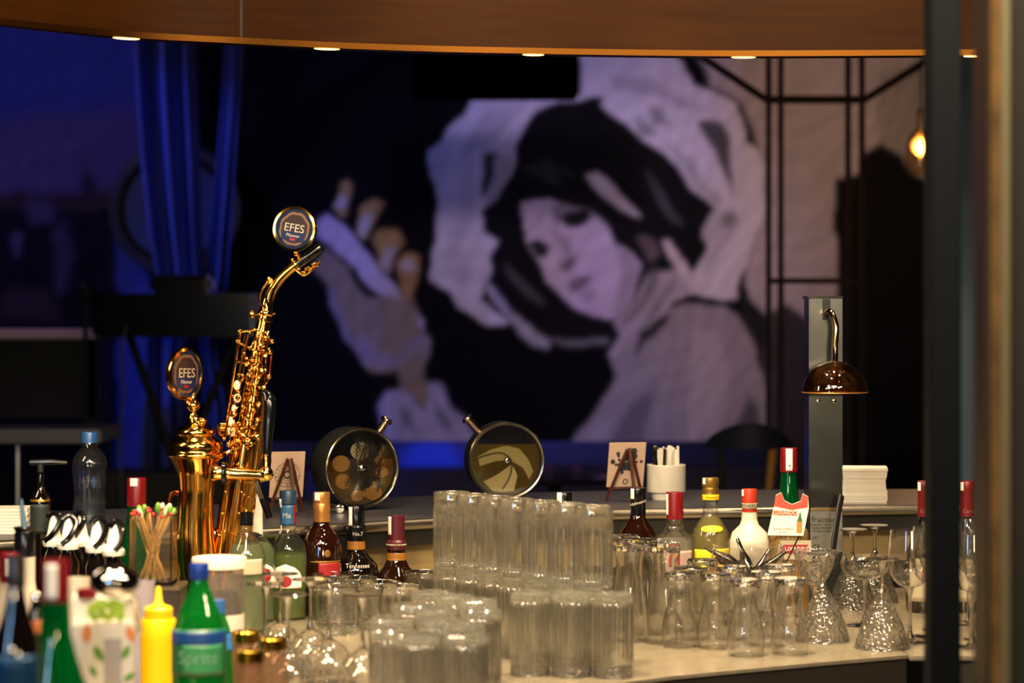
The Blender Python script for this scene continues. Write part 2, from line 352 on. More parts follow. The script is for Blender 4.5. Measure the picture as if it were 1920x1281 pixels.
ML = [
 ([(1290, 60), (1800, 60), (1800, 950), (1440, 950), (1440, 600), (1400, 560), (1400, 500), (1440, 380), (1430, 280), (1390, 200), (1330, 160)], (.50, .46, .45), 4),
 ([(1640, 140), (1760, 110), (1760, 360), (1700, 330), (1650, 280)], (.34, .33, .28), 6),
 ([(1565, 330), (1612, 330), (1618, 288), (1655, 274), (1690, 290), (1712, 318), (1750, 345), (1750, 950), (1575, 950)], .008, 2),
 ([(1388, 545), (1400, 540), (1402, 585), (1440, 600), (1440, 700), (1410, 660), (1385, 600)], .02, 2),
 ([(1440, 590), (1470, 570), (1520, 600), (1580, 585), (1580, 950), (1440, 950)], (.045, .04, .045), 4),
 # white hood, outer shape
 (c3((1130, 0), (1430, 0), (1530, 60), (1570, 150), (1650, 170), (1740, 230), (1775, 290), (1790, 360), (1850, 400), (1868, 480), (1860, 700), (1800, 850), (1760, 930), (1745, 1000), (1690, 1010), (1580, 985), (1400, 1010), (1200, 800), (1000, 500), (900, 300), (940, 240), (690, 250), (690, 195), (1130, 180)), (.72, .70, .72), 2),
 (c3((690, 195), (660, 270), (600, 320), (580, 380), (525, 410), (522, 500), (550, 545), (555, 620), (540, 690), (560, 770), (535, 840), (530, 920), (600, 975), (640, 1040), (690, 1075), (750, 1110), (830, 1112), (852, 1095), (790, 1060), (730, 1010), (745, 940), (900, 700), (1000, 300), (940, 200)), (.68, .66, .70), 2),
 # shading strokes of the hood
 (c3((700, 320), (760, 260), (860, 240), (820, 330), (740, 420), (640, 440)), (.42, .42, .48), 7, .7),
 (c3((620, 560), (700, 500), (730, 640), (680, 720), (640, 800), (700, 900), (660, 960), (590, 900), (610, 760)), (.46, .42, .48), 7, .5),
 (c3((740, 420), (800, 420), (790, 520), (740, 610), (720, 560)), .04, 3),
 (c3((780, 440), (840, 420), (840, 500), (800, 600), (740, 660), (770, 560)), .4, 3),
 (c3((1240, 120), (1400, 120), (1560, 200), (1640, 250), (1560, 240), (1420, 190), (1260, 180)), (.40, .38, .42), 6, .7),
 (c3((1400, 220), (1460, 250), (1500, 300), (1420, 300)), .22, 4, .8),
 (c3((1340, 280), (1420, 310), (1440, 350), (1370, 350)), .25, 4, .8),
 (c3((1590, 290), (1690, 300), (1725, 340), (1735, 480), (1725, 610), (1705, 500), (1660, 400)), .10, 3),
 (c3((1450, 360), (1560, 440), (1640, 560), (1700, 620), (1660, 640), (1560, 540)), .35, 5, .7),
 (c3((1560, 650), (1700, 640), (1760, 700), (1680, 860), (1600, 940), (1640, 800)), (.40, .38, .40), 7, .6),
 (c3((1690, 680), (1740, 650), (1750, 700), (1700, 730)), .15, 4, .8),
 # dark inside of the hood and hair
 (c3((1210, 190), (1060, 212), (960, 250), (900, 340), (860, 400), (855, 480), (800, 600), (735, 650), (740, 730), (803, 775), (760, 830), (765, 880), (800, 960), (870, 1050), (960, 1120), (1060, 1160), (1250, 1165), (1250, 1100), (1380, 1010), (1400, 960), (1580, 900), (1640, 800), (1620, 750), (1665, 640), (1560, 560), (1500, 470), (1400, 380), (1330, 320), (1260, 270), (1200, 225)), .008, 2),
 (c3((960, 430), (1010, 470), (1120, 520), (1060, 500)), .14, 3, .8),
 (c3((880, 480), (990, 440), (1060, 560), (960, 520)), .05, 4, .6),
 (c3((1380, 470), (1460, 580), (1540, 700), (1500, 700), (1420, 580)), .10, 4, .8),
 (c3((820, 860), (930, 960), (1000, 1040), (920, 1000), (840, 920)), .12, 4, .8),
 # lower hood band
 (c3((745, 925), (850, 1050), (960, 1140), (1010, 1170), (1000, 1200), (940, 1190), (880, 1145), (870, 1115), (780, 1020), (740, 960)), (.45, .45, .52), 3),
 (c3((980, 1155), (1100, 1172), (1250, 1160), (1240, 1190), (1060, 1190)), .2, 3),
 # face
 (c3((893, 615), (1000, 600), (1100, 640), (1190, 632), (1240, 700), (1260, 780), (1330, 820), (1370, 870), (1350, 930), (1330, 1010), (1260, 1085), (1180, 1075), (1100, 1040), (1040, 985), (990, 930), (960, 850), (915, 790), (900, 700)), (.62, .54, .62), 2),
 (c3((1262, 780), (1330, 830), (1365, 880), (1335, 1000), (1290, 1060), (1240, 1080), (1285, 960), (1290, 860)), (.30, .27, .30), 5, .7),
 (c3((1035, 680), (1070, 650), (1160, 640), (1175, 680), (1130, 715), (1070, 715)), .02, 2),
 (c3((1000, 640), (1050, 610), (1130, 625), (1090, 640), (1050, 690), (1030, 700)), .14, 3, .7),
 (c3((915, 780), (960, 765), (1005, 790), (990, 835), (950, 840)), .03, 2),
 (c3((1010, 730), (1050, 740), (1100, 800), (1110, 860), (1080, 860), (1050, 800)), (.34, .29, .34), 4, .8),
 (c3((1040, 860), (1110, 835), (1095, 890), (1050, 900)), .08, 3, .8),
 (c3((985, 860), (1030, 835), (1050, 860), (1020, 890)), (.72, .64, .70), 3, .8),
 (c3((1075, 945), (1120, 910), (1175, 920), (1150, 955), (1100, 985)), (.18, .14, .16), 3, .9),
 (c3((1110, 985), (1180, 960), (1195, 1000), (1150, 1020)), (.34, .29, .33), 4, .7),
 (c3((890, 600), (960, 560), (1060, 560), (1240, 640), (1270, 760), (1215, 690), (1120, 630), (980, 590)), .01, 3),
 (c3((1150, 505), (1200, 500), (1245, 540), (1300, 600), (1385, 690), (1300, 655), (1230, 605), (1180, 560)), (.60, .56, .54), 2),
 (c3((1350, 750), (1420, 760), (1450, 830), (1400, 860)), (.18, .14, .13), 4, .8),
 # scarf at the neck
 (c3((1395, 900), (1560, 880), (1600, 960), (1500, 1040), (1390, 1160), (1270, 1290), (1240, 1230), (1290, 1150), (1260, 1095), (1340, 1010)), (.46, .42, .45), 3),
 (c3((1400, 880), (1440, 870), (1430, 950), (1380, 1040), (1300, 1120), (1290, 1090), (1370, 1000)), .12, 4, .7),
 (c3((1470, 960), (1510, 930), (1440, 1060), (1330, 1180), (1300, 1190), (1390, 1090)), .10, 4, .7),
 (c3((1450, 760), (1485, 765), (1535, 850), (1595, 950), (1570, 975), (1500, 880)), (.68, .62, .60), 2),
 (c3((1490, 1025), (1580, 1000), (1670, 1008), (1660, 1035), (1560, 1028), (1490, 1050)), .012, 2),
 # shoulder and sleeve
 ([(1255, 580), (1310, 568), (1357, 573), (1394, 606), (1418, 652), (1435, 720), (1440, 800), (1440, 950), (1050, 950), (1062, 850), (1090, 805), (1115, 770), (1158, 705), (1150, 680), (1170, 640), (1215, 605)], (.36, .33, .34), 3),
 ([(1200, 620), (1260, 585), (1250, 610), (1210, 640), (1190, 680)], .03, 3),
 ([(1300, 625), (1345, 620), (1370, 700), (1350, 800), (1290, 840), (1290, 720)], (.50, .46, .46), 9, .8),
 ([(1180, 760), (1230, 720), (1215, 800), (1200, 880), (1120, 900), (1150, 820)], (.12, .12, .15), 8, .7),
 ([(1400, 740), (1420, 760), (1425, 850), (1340, 850), (1380, 790)], (.05, .05, .06), 6, .8),
 ([(1085, 830), (1120, 790), (1150, 790), (1100, 880), (1070, 900)], (.42, .40, .44), 5, .6),
 # hand with ochre edges
 (c3((75, 690), (120, 672), (180, 712), (300, 850), (400, 985), (495, 1085), (505, 1130), (440, 1110), (350, 1030), (200, 860), (85, 760)), (.56, .52, .66), 2),
 (c3((55, 880), (100, 800), (200, 880), (340, 1045), (440, 1110), (520, 1150), (530, 1230), (500, 1290), (280, 1290), (180, 1080), (120, 960)), TAN, 3),
 (c3((180, 880), (220, 880), (350, 1050), (330, 1060)), .02, 2),
 (c3((110, 960), (140, 960), (230, 1180), (290, 1260), (260, 1270), (190, 1160)), (.30, .28, .36), 2),
 (c3((230, 1130), (260, 1130), (300, 1230), (380, 1280), (280, 1280)), OCH, 3),
 (c3((150, 640), (165, 535), (195, 525), (212, 560), (200, 670), (175, 690)), OCH, 2), (c3((150, 640), (165, 580), (200, 590), (195, 650)), .5, 2),
 (c3((230, 740), (250, 640), (300, 600), (345, 610), (320, 660), (270, 770)), OCH, 2), (c3((240, 740), (250, 680), (300, 650), (290, 710), (262, 760)), .5, 2),
 (c3((300, 760), (330, 725), (400, 715), (425, 770), (380, 840), (350, 900), (320, 860)), OCH, 3), (c3((320, 860), (340, 800), (390, 790), (360, 900)), .48, 3),
 (c3((395, 860), (440, 810), (490, 830), (480, 900), (445, 1020), (400, 980)), OCH, 3), (c3((405, 870), (450, 840), (470, 890), (430, 910)), .5, 3),
 (c4((210, 130), (240, 240), (300, 265), (400, 262), (490, 240), (505, 150), (470, 120), (350, 210), (250, 130)), (.32, .28, .34), 3),
 (c4((250, 100), (300, 200), (380, 220), (470, 130), (430, 0), (200, 0)), TAN, 4),
 (c4((370, 260), (470, 200), (490, 330), (515, 430), (440, 410), (385, 320)), (.28, .23, .18), 3),
 (c4((420, 330), (480, 320), (500, 420), (470, 430)), OCH, 4, .5),
 (c4((310, 410), (330, 350), (400, 340), (440, 405), (480, 440), (490, 320), (540, 335), (580, 420), (640, 465), (700, 555), (330, 555)), (.44, .42, .55), 3),
 (c4((370, 400), (420, 440), (460, 520), (400, 480)), .08, 4, .7), (c4((500, 380), (560, 440), (600, 530), (540, 480)), .10, 4, .7),
 ([(455, 270), (700, 100), (690, 60), (440, 60)], (.012, .012, .014), 5),
]
paint('mural', 448, 1760, 60, 962, 4, 15.08, ML, (.0035, .0035, .005), 'large wall mural of a woman in a white hood raising one hand', 2)
SK = [
 ([(-60, 230), (240, 200), (440, 230), (440, 420), (-60, 420)], (.20, .14, .30), 20),
 ([(150, 400), (150, 345), (158, 325), (162, 290), (166, 325), (176, 345), (178, 400)], (.05, .04, .07), 2),
 ([(-60, 368), (60, 362), (140, 360), (240, 356), (240, 420), (-60, 420)], (.10, .06, .06), 3),
 ([(-60, 395), (220, 395), (220, 990), (-60, 990)], (.02, .015, .025), 2),
 ([(50, 385), (100, 372), (105, 420), (60, 425)], (.16, .12, .22), 3), ([(20, 440), (40, 430), (38, 480), (24, 480)], (.2, .17, .3), 3),
 ([(100, 430), (130, 410), (138, 480), (120, 540), (100, 560)], (.12, .09, .15), 4), ([(0, 545), (90, 540), (120, 600), (0, 600)], (.10, .06, .07), 4),
 ([(330, 0), (450, 0), (450, 990), (330, 990)], (.004, .004, .006), 3),
]
paint('mural', -80, 444, 30, 962, 6, 15.08, SK, (.10, .13, .42), 'painted night skyline with a domed building, left of the blue curtain', 2)
# ceiling-hung speaker in front of the mural
t = thing('speaker', 'black rectangular speaker hung high in front of the mural', 'speaker', P(928, 178, 13))
b = nb(); hw = .45; box(b, (-hw, 0, 0), (hw, .35, .24), bev=.012); obj('cabinet', b, MATS.get('grille') or mat('grille', '#010102', .9, spec=0), t)
b = nb(); box(b, (-hw + .02, -.012, .02), (hw - .02, 0, .22), bev=.003); obj('grille', b, mat('grille', '#010102', .9, spec=0), t)
b = nb(); tube(b, [(-.3, .17, .24), (-.3, .17, 3.6 - t.location.z)], .012); obj('bracket', b, BLACKM, t)
b = nb(); tube(b, [(.3, .17, .24), (.3, .17, 3.6 - t.location.z)], .012); obj('bracket', b, BLACKM, t)
# curtain
def curtain(rows, nf, seed, label):
    Y = 12.4
    b = nb(); n = 90; grid = []
    for i in range(50):
        py = -150 + i * 25; a = [r[0] for r in rows]
        x0 = np.interp(py, a, [r[1] for r in rows]); x1 = np.interp(py, a, [r[2] for r in rows])
        row = []
        for k in range(n + 1):
            u = k / n
            d = .075 * math.sin(u * 2 * PI * nf + .6 * math.sin(py / 260 + seed) + 1.6 * math.sin(u * 5 + seed)) + .03 * math.sin(u * 31 + seed)
            row.append(b.verts.new(P(x0 + (x1 - x0) * u, py, Y) + Vector((0, d, 0))))
        grid.append(row)
    for A, B in zip(grid, grid[1:]):
        for k in range(n): b.faces.new((A[k], A[k + 1], B[k + 1], B[k]))
    o = obj('curtain', b, mat('blue_cloth', '#4f5f9a', .8), sharp=80)
    s = o.modifiers.new('t', 'SOLIDIFY'); s.thickness = .004
    tag(o, label, 'curtain')
curtain([(40, 246, 362), (150, 250, 364), (300, 260, 370), (430, 274, 374), (520, 290, 378), (640, 268, 345), (760, 264, 345), (1000, 252, 350)], 3.2, 1, 'tall pleated blue-lit curtain, the wider left panel of the pair')
curtain([(40, 420, 462), (150, 416, 456), (300, 404, 446), (430, 392, 436), (520, 384, 430), (640, 375, 402), (760, 380, 425), (1000, 385, 440)], 1.6, 2.5, 'narrow pleated blue-lit curtain panel beside the mural')
b = nb(); tube(b, [(X(225, 12.4), 12.4, Z(-160, 12.4)), (X(480, 12.4), 12.4, Z(-160, 12.4))], .015); box(b, (X(300, 12.4), 12.39, Z(-160, 12.4)), (X(310, 12.4), 12.41, 3.6)); box(b, (X(430, 12.4), 12.39, Z(-160, 12.4)), (X(440, 12.4), 12.41, 3.6)); tag(obj('curtain_rod', b, BLACKM), 'black curtain rod hung above the blue curtains', 'rod')
# round framed wall ornament half behind the curtain
t = thing('wall_clock', 'round dark-rimmed wall disc half hidden by the curtain', 'clock', P(328, 392, 14.6))
M = Matrix.Rotation(PI / 2, 4, 'X')
b = nb(); lathe(b, [(.30, -.02), (.40, -.02), (.40, .05), (.34, .06), (.30, .03)], 40, ax=M); obj('rim', b, mat('clock_rim', '#3a2c1c', .5), t)
b = nb(); lathe(b, [(0, .0), (.30, 0), (.30, .015), (0, .015)], 40, ax=M); obj('dial', b, mat('clock_dial', '#232c44', .5), t)
# keyboard on a stand in front of the curtain
t = thing('keyboard', 'black stage keyboard on a stand in front of the curtain', 'keyboard', (X(335, 11.2), 11.2, 0))
b = nb(); zz = Z(632, 11.2); box(b, (-.37, -.2, zz), (.37, .2, zz + .20), bev=.015); obj('body', b, BLACK, t)
b = nb(); box(b, (-.12, -.12, zz + .2), (.16, .1, zz + .285), bev=.02); obj('control_panel', b, BLACK, t)
for s in (-1, 1):
    b = nb(); tube(b, [(s * .3, -.15, 0), (-s * .25, .15, zz)], .02); obj('leg', b, BLACKM, t)
b = nb(); box(b, (-.35, -.19, .55), (.35, .19, .8), bev=.01); obj('shelf', b, BLACKM, t)
# microphone stand and cable
t = thing('microphone_stand', 'thin black microphone stand left of the keyboard', 'stand', (X(160, 10.8), 10.8, 0))
zz = Z(560, 10.8)
b = nb(); tube(b, [(0, 0, .02), (0, 0, zz)], .012); obj('pole', b, BLACKM, t)
b = nb(); lathe(b, [(0, 0), (.15, 0), (.15, .015), (0, .03)], 24); obj('base', b, BLACKM, t)
b = nb(); ball(b, (0.01, -.03, zz + .03), .04); tube(b, [(0, 0, zz), (.02, -.08, zz + .02)], .02); obj('microphone', b, BLACKM, t)
b = nb(); tube(b, smooth_path([P(238, 612, 10.9), P(228, 660, 10.9), P(232, 740, 10.9), P(226, 820, 10.9), P(230, 1000, 10.9)]), .006, 6)
tag(obj('cable', b, mat('grey_cable', '#5b5f70', .6)), 'thin grey cable hanging below the keyboard', 'cable')
# desk and low table at the left
t = thing('stage_desk', 'dark desk with a pale top edge behind the water bottle', 'desk', (X(60, 11.6), 11.6, 0))
zz = Z(617, 11.6)
b = nb(); box(b, (-.75, -.25, zz - .045), (.37, .25, zz), bev=.005); obj('desk_top', b, mat('pale_laminate', '#e6c8cc', .5), t)
b = nb(); box(b, (-.73, -.2, zz - .42), (.35, -.17, zz - .05)); obj('front_panel', b, BLACKM, t)
for s in (-.7, .32):
    b = nb(); box(b, (s - .02, -.2, 0), (s + .02, .2, zz - .045)); obj('leg', b, BLACKM, t)
t = thing('side_table', 'grey table with a thin steel leg, far left behind the bar', 'table', (X(60, 8.6), 8.6, 0))
zz = Z(800, 8.6)
b = nb(); box(b, (-.5, -.2, zz - .05), (.28, .25, zz), bev=.006); obj('table_top', b, mat('grey_top', '#55555c', .5), t)
b = nb(); tube(b, [(-.05, 0, 0), (-.05, 0, zz - .05)], .014); obj('leg', b, STEEL, t)
b = nb(); lathe(b, [(0, 0), (.2, 0), (.2, .012), (0, .02)], 28, o=(-.05, 0, 0)); obj('foot', b, STEEL, t)
# banquette bench in front of the mural
t = thing('banquette', 'long low blue upholstered bench below the mural', 'bench', (X(900, 13.4), 13.4, 0))
UPH = mat('blue_upholstery', '#3c4690', .75)
zz = Z(832, 13.4)
b = nb(); box(b, (-1.5, .1, 0), (1.6, .3, zz), bev=.03); obj('backrest', b, UPH, t)
b = nb(); box(b, (-1.5, -.45, .25), (1.6, .1, Z(882, 13)), bev=.04); obj('seat', b, mat('violet_upholstery', '#45406a', .75), t)
b = nb(); box(b, (-1.45, -.4, 0), (1.55, .1, .25)); obj('base', b, BLACKM, t)
# two candle glasses on a table in front of the bench
t = thing('cafe_table', 'small dark round table in front of the bench', 'table', (X(1040, 11.5), 11.5, 0))
b = nb(); lathe(b, [(0, .73), (.3, .73), (.3, .75), (0, .75)], 32); obj('table_top', b, BLACK, t)
b = nb(); tube(b, [(0, 0, 0), (0, 0, .73)], .03); obj('leg', b, BLACKM, t)
for dx_, lab in ((-.04, 'left small candle glass on the dark round table'), (.045, 'right small candle glass on the dark round table')):
    b = nb(); lathe(b, [(0, 0), (.025, 0), (.032, .03), (.03, .07), (.028, .07), (.029, .03), (.0, .004)], 24)
    tag(obj('candle_glass', b, glassy('lilac_glass', (.8, .7, .9), .9, haze=.15, hazecol=(.7, .5, .9)), loc=(X(1052, 11.5) + dx_ * 1.6, 11.42, .75)), lab, 'candle glass', 'candle glasses')
# bar chair
t = thing('bar_chair', 'dark upholstered chair with a curved back and pale wooden leg', 'chair', (X(1410, 9.6), 9.6, 0))
YC = 9.6
b = nb(); pts = []
for i in range(25):
    u = i / 24; px = 1327 + 168 * u
    pts.append((px, 838 - 44 * math.sin(PI * min(1, u * 1.02)) ** .62))
ring = [[], []]
for j, (o1, dy) in enumerate(((0, 0), (0, .06))):
    for i, (px, py) in enumerate(pts):
        bow = -.12 * math.cos((i / 24 - .5) * PI) + dy
        x, z = X(px, YC) - t.location.x, Z(py, YC)
        ring[j].append((b.verts.new((x, bow + .1, z)), b.verts.new((x, bow + .1, Z(842, YC)))))
for i in range(24):
    for j in (0, 1):
        a, c = ring[j][i], ring[j][i + 1]; b.faces.new((a[0], c[0], c[1], a[1]))
    b.faces.new((ring[0][i][0], ring[0][i + 1][0], ring[1][i + 1][0], ring[1][i][0])); b.faces.new((ring[0][i][1], ring[0][i + 1][1], ring[1][i + 1][1], ring[1][i][1]))
obj('backrest', b, mat('navy_velvet', '#14182e', .7), t)
OAK = mat('pale_wood', '#b5803a', .45)
b = nb(); tube(b, [(X(1452, YC) - t.location.x, .05, Z(840, YC)), (X(1446, YC) - t.location.x, .1, Z(930, YC)), (.14, .2, .02)], .016); obj('leg', b, OAK, t)
for s, yy in ((-.14, .2), (-.14, -.25), (.14, -.25)):
    b = nb(); tube(b, [(s, yy, 0.02), (s * .8, yy * .8, .5)], .016); obj('leg', b, OAK, t)
b = nb(); lathe(b, [(0, .48), (.19, .48), (.2, .5), (.2, .53), (.18, .55), (0, .56)], 28); obj('seat', b, MATS['navy_velvet'], t)
b = nb(); tube(b, [(-.1, .08, .5), (-.12, .05, Z(842, YC))], .014); obj('back_post', b, BLACKM, t)
# black steel frame in front of the mural
t = thing('steel_frame', 'black double-post steel frame standing right of the mural woman', 'frame', (X(1530, 11.5), 11.5, 0))
def fx(px): return X(px, 11.5) - t.location.x
for px in (1441, 1464, 1590, 1616):
    b = nb(); box(b, (fx(px) - .013, -.013, 0), (fx(px) + .013, .013, 3.6)); obj('post', b, BLACKM, t)
for y0, x0, x1, th in ((187, 1436, 1622, .019), (527, 1436, 1618, .014)):
    b = nb(); z0 = Z(y0, 11.5); box(b, (fx(x0), -.015, z0 - th), (fx(x1), .015, z0 + th)); obj('rail', b, BLACKM, t)
for p, q, yy in (((1441, 190), (1300, 96), -.9), ((1616, 190), (1760, 100), -.9)):
    b = nb(); tube(b, [(fx(p[0]), 0, Z(p[1], 11.5)), (fx(q[0]), 0, Z(q[1], 11.5))], .024, 4); obj('brace', b, BLACKM, t)
# glowing bulb pendant
t = thing('pendant_lamp', 'small glowing glass pendant lamp at the upper right', 'lamp', P(1727, 276, 10.5))
b = nb(); tube(b, [(0, 0, .06), (0, 0, 3.6 - t.location.z)], .004, 6); obj('cord', b, BLACKM, t)
b = nb(); lathe(b, [(0, .17), (.018, .17), (.02, .06), (.012, .05), (0, .05)], 16); obj('socket', b, mat('socket', '#27221d', .4), t)
b = nb(); ball(b, (0, 0, 0), .03, s=(1, 1, 1.2)); obj('bulb', b, mat('bulb_glow', '#ffb060', .4, emit=('#ff9a3c', 34)), t)
b = nb(); lathe(b, [(.03, .08), (.06, .04), (.07, -.04), (.06, -.12)], 24); obj('shade', b, glassy('amber_shade', (1, .85, .6), .9), t)
light('POINT', 'pendant_light', t.location + Vector((0, -.12, 0)), (0, 0, 0), 6, (1, .55, .22), .03)

# ------------------------------------------------------------------ near frame at the right of the view
b = nb(); box(b, (X(1746, 3.1), 3.1, 0), (X(1803, 3.1), 3.16, 3.6), bev=.003); struct('trim_1', b, mat('dark_blue_post', '#04070c', .6, spec=.1))
b = nb(); box(b, (X(1851, 2.6), 2.6, 0), (X(1858, 2.6), 2.68, 3.6)); struct('trim_2', b, mat('dark_bronze', '#241a14', .4, .4))
b = nb(); box(b, (X(1858, 2.6), 2.63, 0), (X(1886, 2.6), 2.68, 3.6)); struct('trim_3', b, mat('bronze_frame', '#b08850', .55, 0, noise=((3, 3, 4), '#7a5c34', .3, .7)))
b = nb(); box(b, (X(1886, 2.6), 2.62, 0), (X(1902, 2.6), 2.68, 3.6), bev=.002); struct('trim_4', b, mat('olive_frame', '#8a8670', .6, 0))
b = nb(); box(b, (X(1902, 2.6), 2.58, 0), (X(2100, 2.6), 2.7, 3.6)); struct('trim_5', b, mat('black_jamb', '#0a0b10', .5))
b = nb(); box(b, (X(1760, 7.5), 7.5, 0), (X(1990, 7.5), 7.6, 3.6)); struct('wall_side', b, mat('slate_wall', '#5f7080', .7))
# ------------------------------------------------------------------ canopy over the bar
cp = [(-500, 3.9), (-200, 4.30), (0, 4.46), (230, 4.66), (450, 4.77), (600, 4.84), (800, 4.91), (990, 4.95), (1200, 4.985), (1400, 5.0), (1740, 4.985), (1900, 4.97), (2150, 4.93)]
def path_xy(tab, k=6):
    return [(p.x, p.y) for p in smooth_path([Vector((X(px, Y), Y, 0)) for px, Y in tab], k)]
def ribbon(bm, path, off0, off1, z0, z1, mi=0):
    """a wall following the plan path, from off0 to off1 along +y"""
    rows = [[bm.verts.new((x, y + o, z)) for (o, z) in ((off0, z0), (off0, z1), (off1, z1), (off1, z0))] for x, y in path]
    for A, B in zip(rows, rows[1:]):
        for k in range(4): bm.faces.new((A[k], B[k], B[(k + 1) % 4], A[(k + 1) % 4])).material_index = mi
    bm.faces.new(rows[0]).material_index = mi; bm.faces.new(rows[-1][::-1]).material_index = mi
    return bm
cpath = path_xy(cp)
t = thing('bar_canopy', 'curved amber-brown wooden canopy fascia running above the whole bar', 'canopy', (0, 4.9, ZT))
def shift(path, dy): return [(x, y + dy) for x, y in path]
lp = shift(cpath, -4.9)
obj('fascia', ribbon(nb(), lp, 0, .035, .012, .75), BRONZE, t)
obj('bottom_trim', ribbon(nb(), lp, -.004, .04, 0, .012), BRASS_D, t)
obj('seam', ribbon(nb(), [(X(450, 4.77), float(np.interp(X(450, 4.77), [p[0] for p in lp], [p[1] for p in lp]))), (X(455, 4.77), float(np.interp(X(455, 4.77), [p[0] for p in lp], [p[1] for p in lp])))], -.002, 0, .012, .75), mat('seam', '#2a1608', .6), t)
GLINT = mat('warm_glint', '#ffd090', .4, emit=('#ffb45a', 9))  # emission standing in for highlights reflected along the canopy trim
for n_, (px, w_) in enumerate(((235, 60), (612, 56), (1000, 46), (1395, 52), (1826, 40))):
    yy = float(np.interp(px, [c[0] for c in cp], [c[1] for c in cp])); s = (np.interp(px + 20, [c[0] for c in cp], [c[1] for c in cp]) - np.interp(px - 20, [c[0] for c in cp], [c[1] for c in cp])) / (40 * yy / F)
    o = thing('downlight_or_glint', 'imitation highlight glowing on the canopy bottom edge, %s from the left' % ('first', 'second', 'third', 'fourth', 'fifth')[n_], 'highlight', (X(px, yy), yy + .012, ZT - .001), math.atan(s), 'imitation highlights along the canopy edge')
    b = nb(); hw = w_ / F * yy / 2 * .9; lathe(b, [(0, -.0012), (.8, -.001), (1, 0), (0, 0)], 20, ax=Matrix.Diagonal((hw, .013, 1, 1)) ); obj('lens', b, GLINT, o)  # glowing glint shape laid under the trim, no lamp behind it
# ------------------------------------------------------------------ bar ledge and inner panel
lf = [(-400, 4.35), (-100, 4.52), (120, 4.66), (300, 4.76), (500, 4.86), (740, 5.06), (960, 5.22), (1150, 5.33), (1400, 5.40), (1700, 5.46), (1950, 5.49), (2200, 5.5)]
lb = [(-400, 4.95), (-100, 5.18), (120, 5.32), (300, 5.42), (495, 5.57), (740, 5.73), (960, 5.86), (1150, 5.95), (1400, 5.98), (1700, 6.0), (1950, 6.0), (2200, 6.0)]
pf, pb = path_xy(lf), path_xy(lb)
t = thing('bar', 'long curved bar with a raised dark top, steel edge and beige inner panel', 'bar', (0, 5.3, ZL))
b = nb(); rows = [[b.verts.new((x, y - 5.3, 0)), b.verts.new((x2, y2 - 5.3, 0)), b.verts.new((x2, y2 - 5.3, -.04)), b.verts.new((x, y - 5.3, -.04))] for (x, y), (x2, y2) in zip(pf, pb)]
for A, B in zip(rows, rows[1:]):
    for k in range(4): b.faces.new((A[k], B[k], B[(k + 1) % 4], A[(k + 1) % 4]))
b.faces.new(rows[0]); b.faces.new(rows[-1][::-1]); obj('slab', b, LEDGE_M, t)
b = nb(); tube(b, [(x, y - 5.3 - .004, -.010) for x, y in pf], .0125, 12); obj('front_edge', b, mat('edge_steel', '#aaa294', .3, 1), t)
b = nb(); ribbon(b, shift(pf, -5.3), -.002, .03, -.055, -.022); obj('under_rail', b, mat('under_rail', '#1a1816', .5), t)
obj('upper_panel', ribbon(nb(), shift(pf, -5.3), .03, .06, -.125, -.04), mat('beige_panel', '#a08a60', .45, noise=((2, 2, 2), '#8a7650', .3, .7)), t)
obj('recess', ribbon(nb(), shift(pf, -5.3), .092, .12, -ZL, -.04), BLACKM, t)
obj('outer_panel', ribbon(nb(), shift(pb, -5.3), -.12, -.08, -ZL, -.04), BLACKM, t)
# working counter
ef = [(-900, 1.6), (-300, 2.15), (0, 2.5), (300, 2.85), (600, 3.25), (900, 3.66), (1180, 3.985), (1440, 4.155), (1700, 4.305)]
ep = [(x, y) for x, y in path_xy(ef, 4)]
b = nb(); n = len(ep)
bk = [(x, y + .09) for x, y in pf]
def back_at(x): return float(np.interp(x, [q[0] for q in bk], [q[1] for q in bk]))
rows = [[b.verts.new((x, y, ZC)), b.verts.new((x, back_at(x), ZC)), b.verts.new((x, back_at(x), ZC - .006)), b.verts.new((x, y, ZC - .006))] for x, y in ep]
for A, B in zip(rows, rows[1:]):
    for k in range(4): b.faces.new((A[k], B[k], B[(k + 1) % 4], A[(k + 1) % 4]))
b.faces.new(rows[0]); b.faces.new(rows[-1][::-1])
tag(obj('counter', b, STEEL_C), 'brushed steel working counter holding the glassware', 'counter')
xr = ep[-1][0] + .004
b = nb(); box(b, (xr, 4.30, ZC - .010), (1.6, 5.40, ZC - .001), bev=.002)
tag(obj('counter', b, STEEL_C), 'separate steel counter section under the wine glasses at right', 'counter')
b = nb()
rows = [[b.verts.new((x, y + .004, ZC - .007)), b.verts.new((x, y + .03, ZC - .007)), b.verts.new((x, y + .03, 0)), b.verts.new((x, y + .004, 0))] for x, y in ep]
for A, B in zip(rows, rows[1:]):
    for k in range(4): b.faces.new((A[k], B[k], B[(k + 1) % 4], A[(k + 1) % 4]))
box(b, (xr + .03, 4.31, 0), (1.6, 4.34, ZC - .011))
tag(obj('cabinet_front', b, mat('dark_cabinet', '#2a221c', .5)), 'dark cabinet front below the counter edge', 'cabinet')

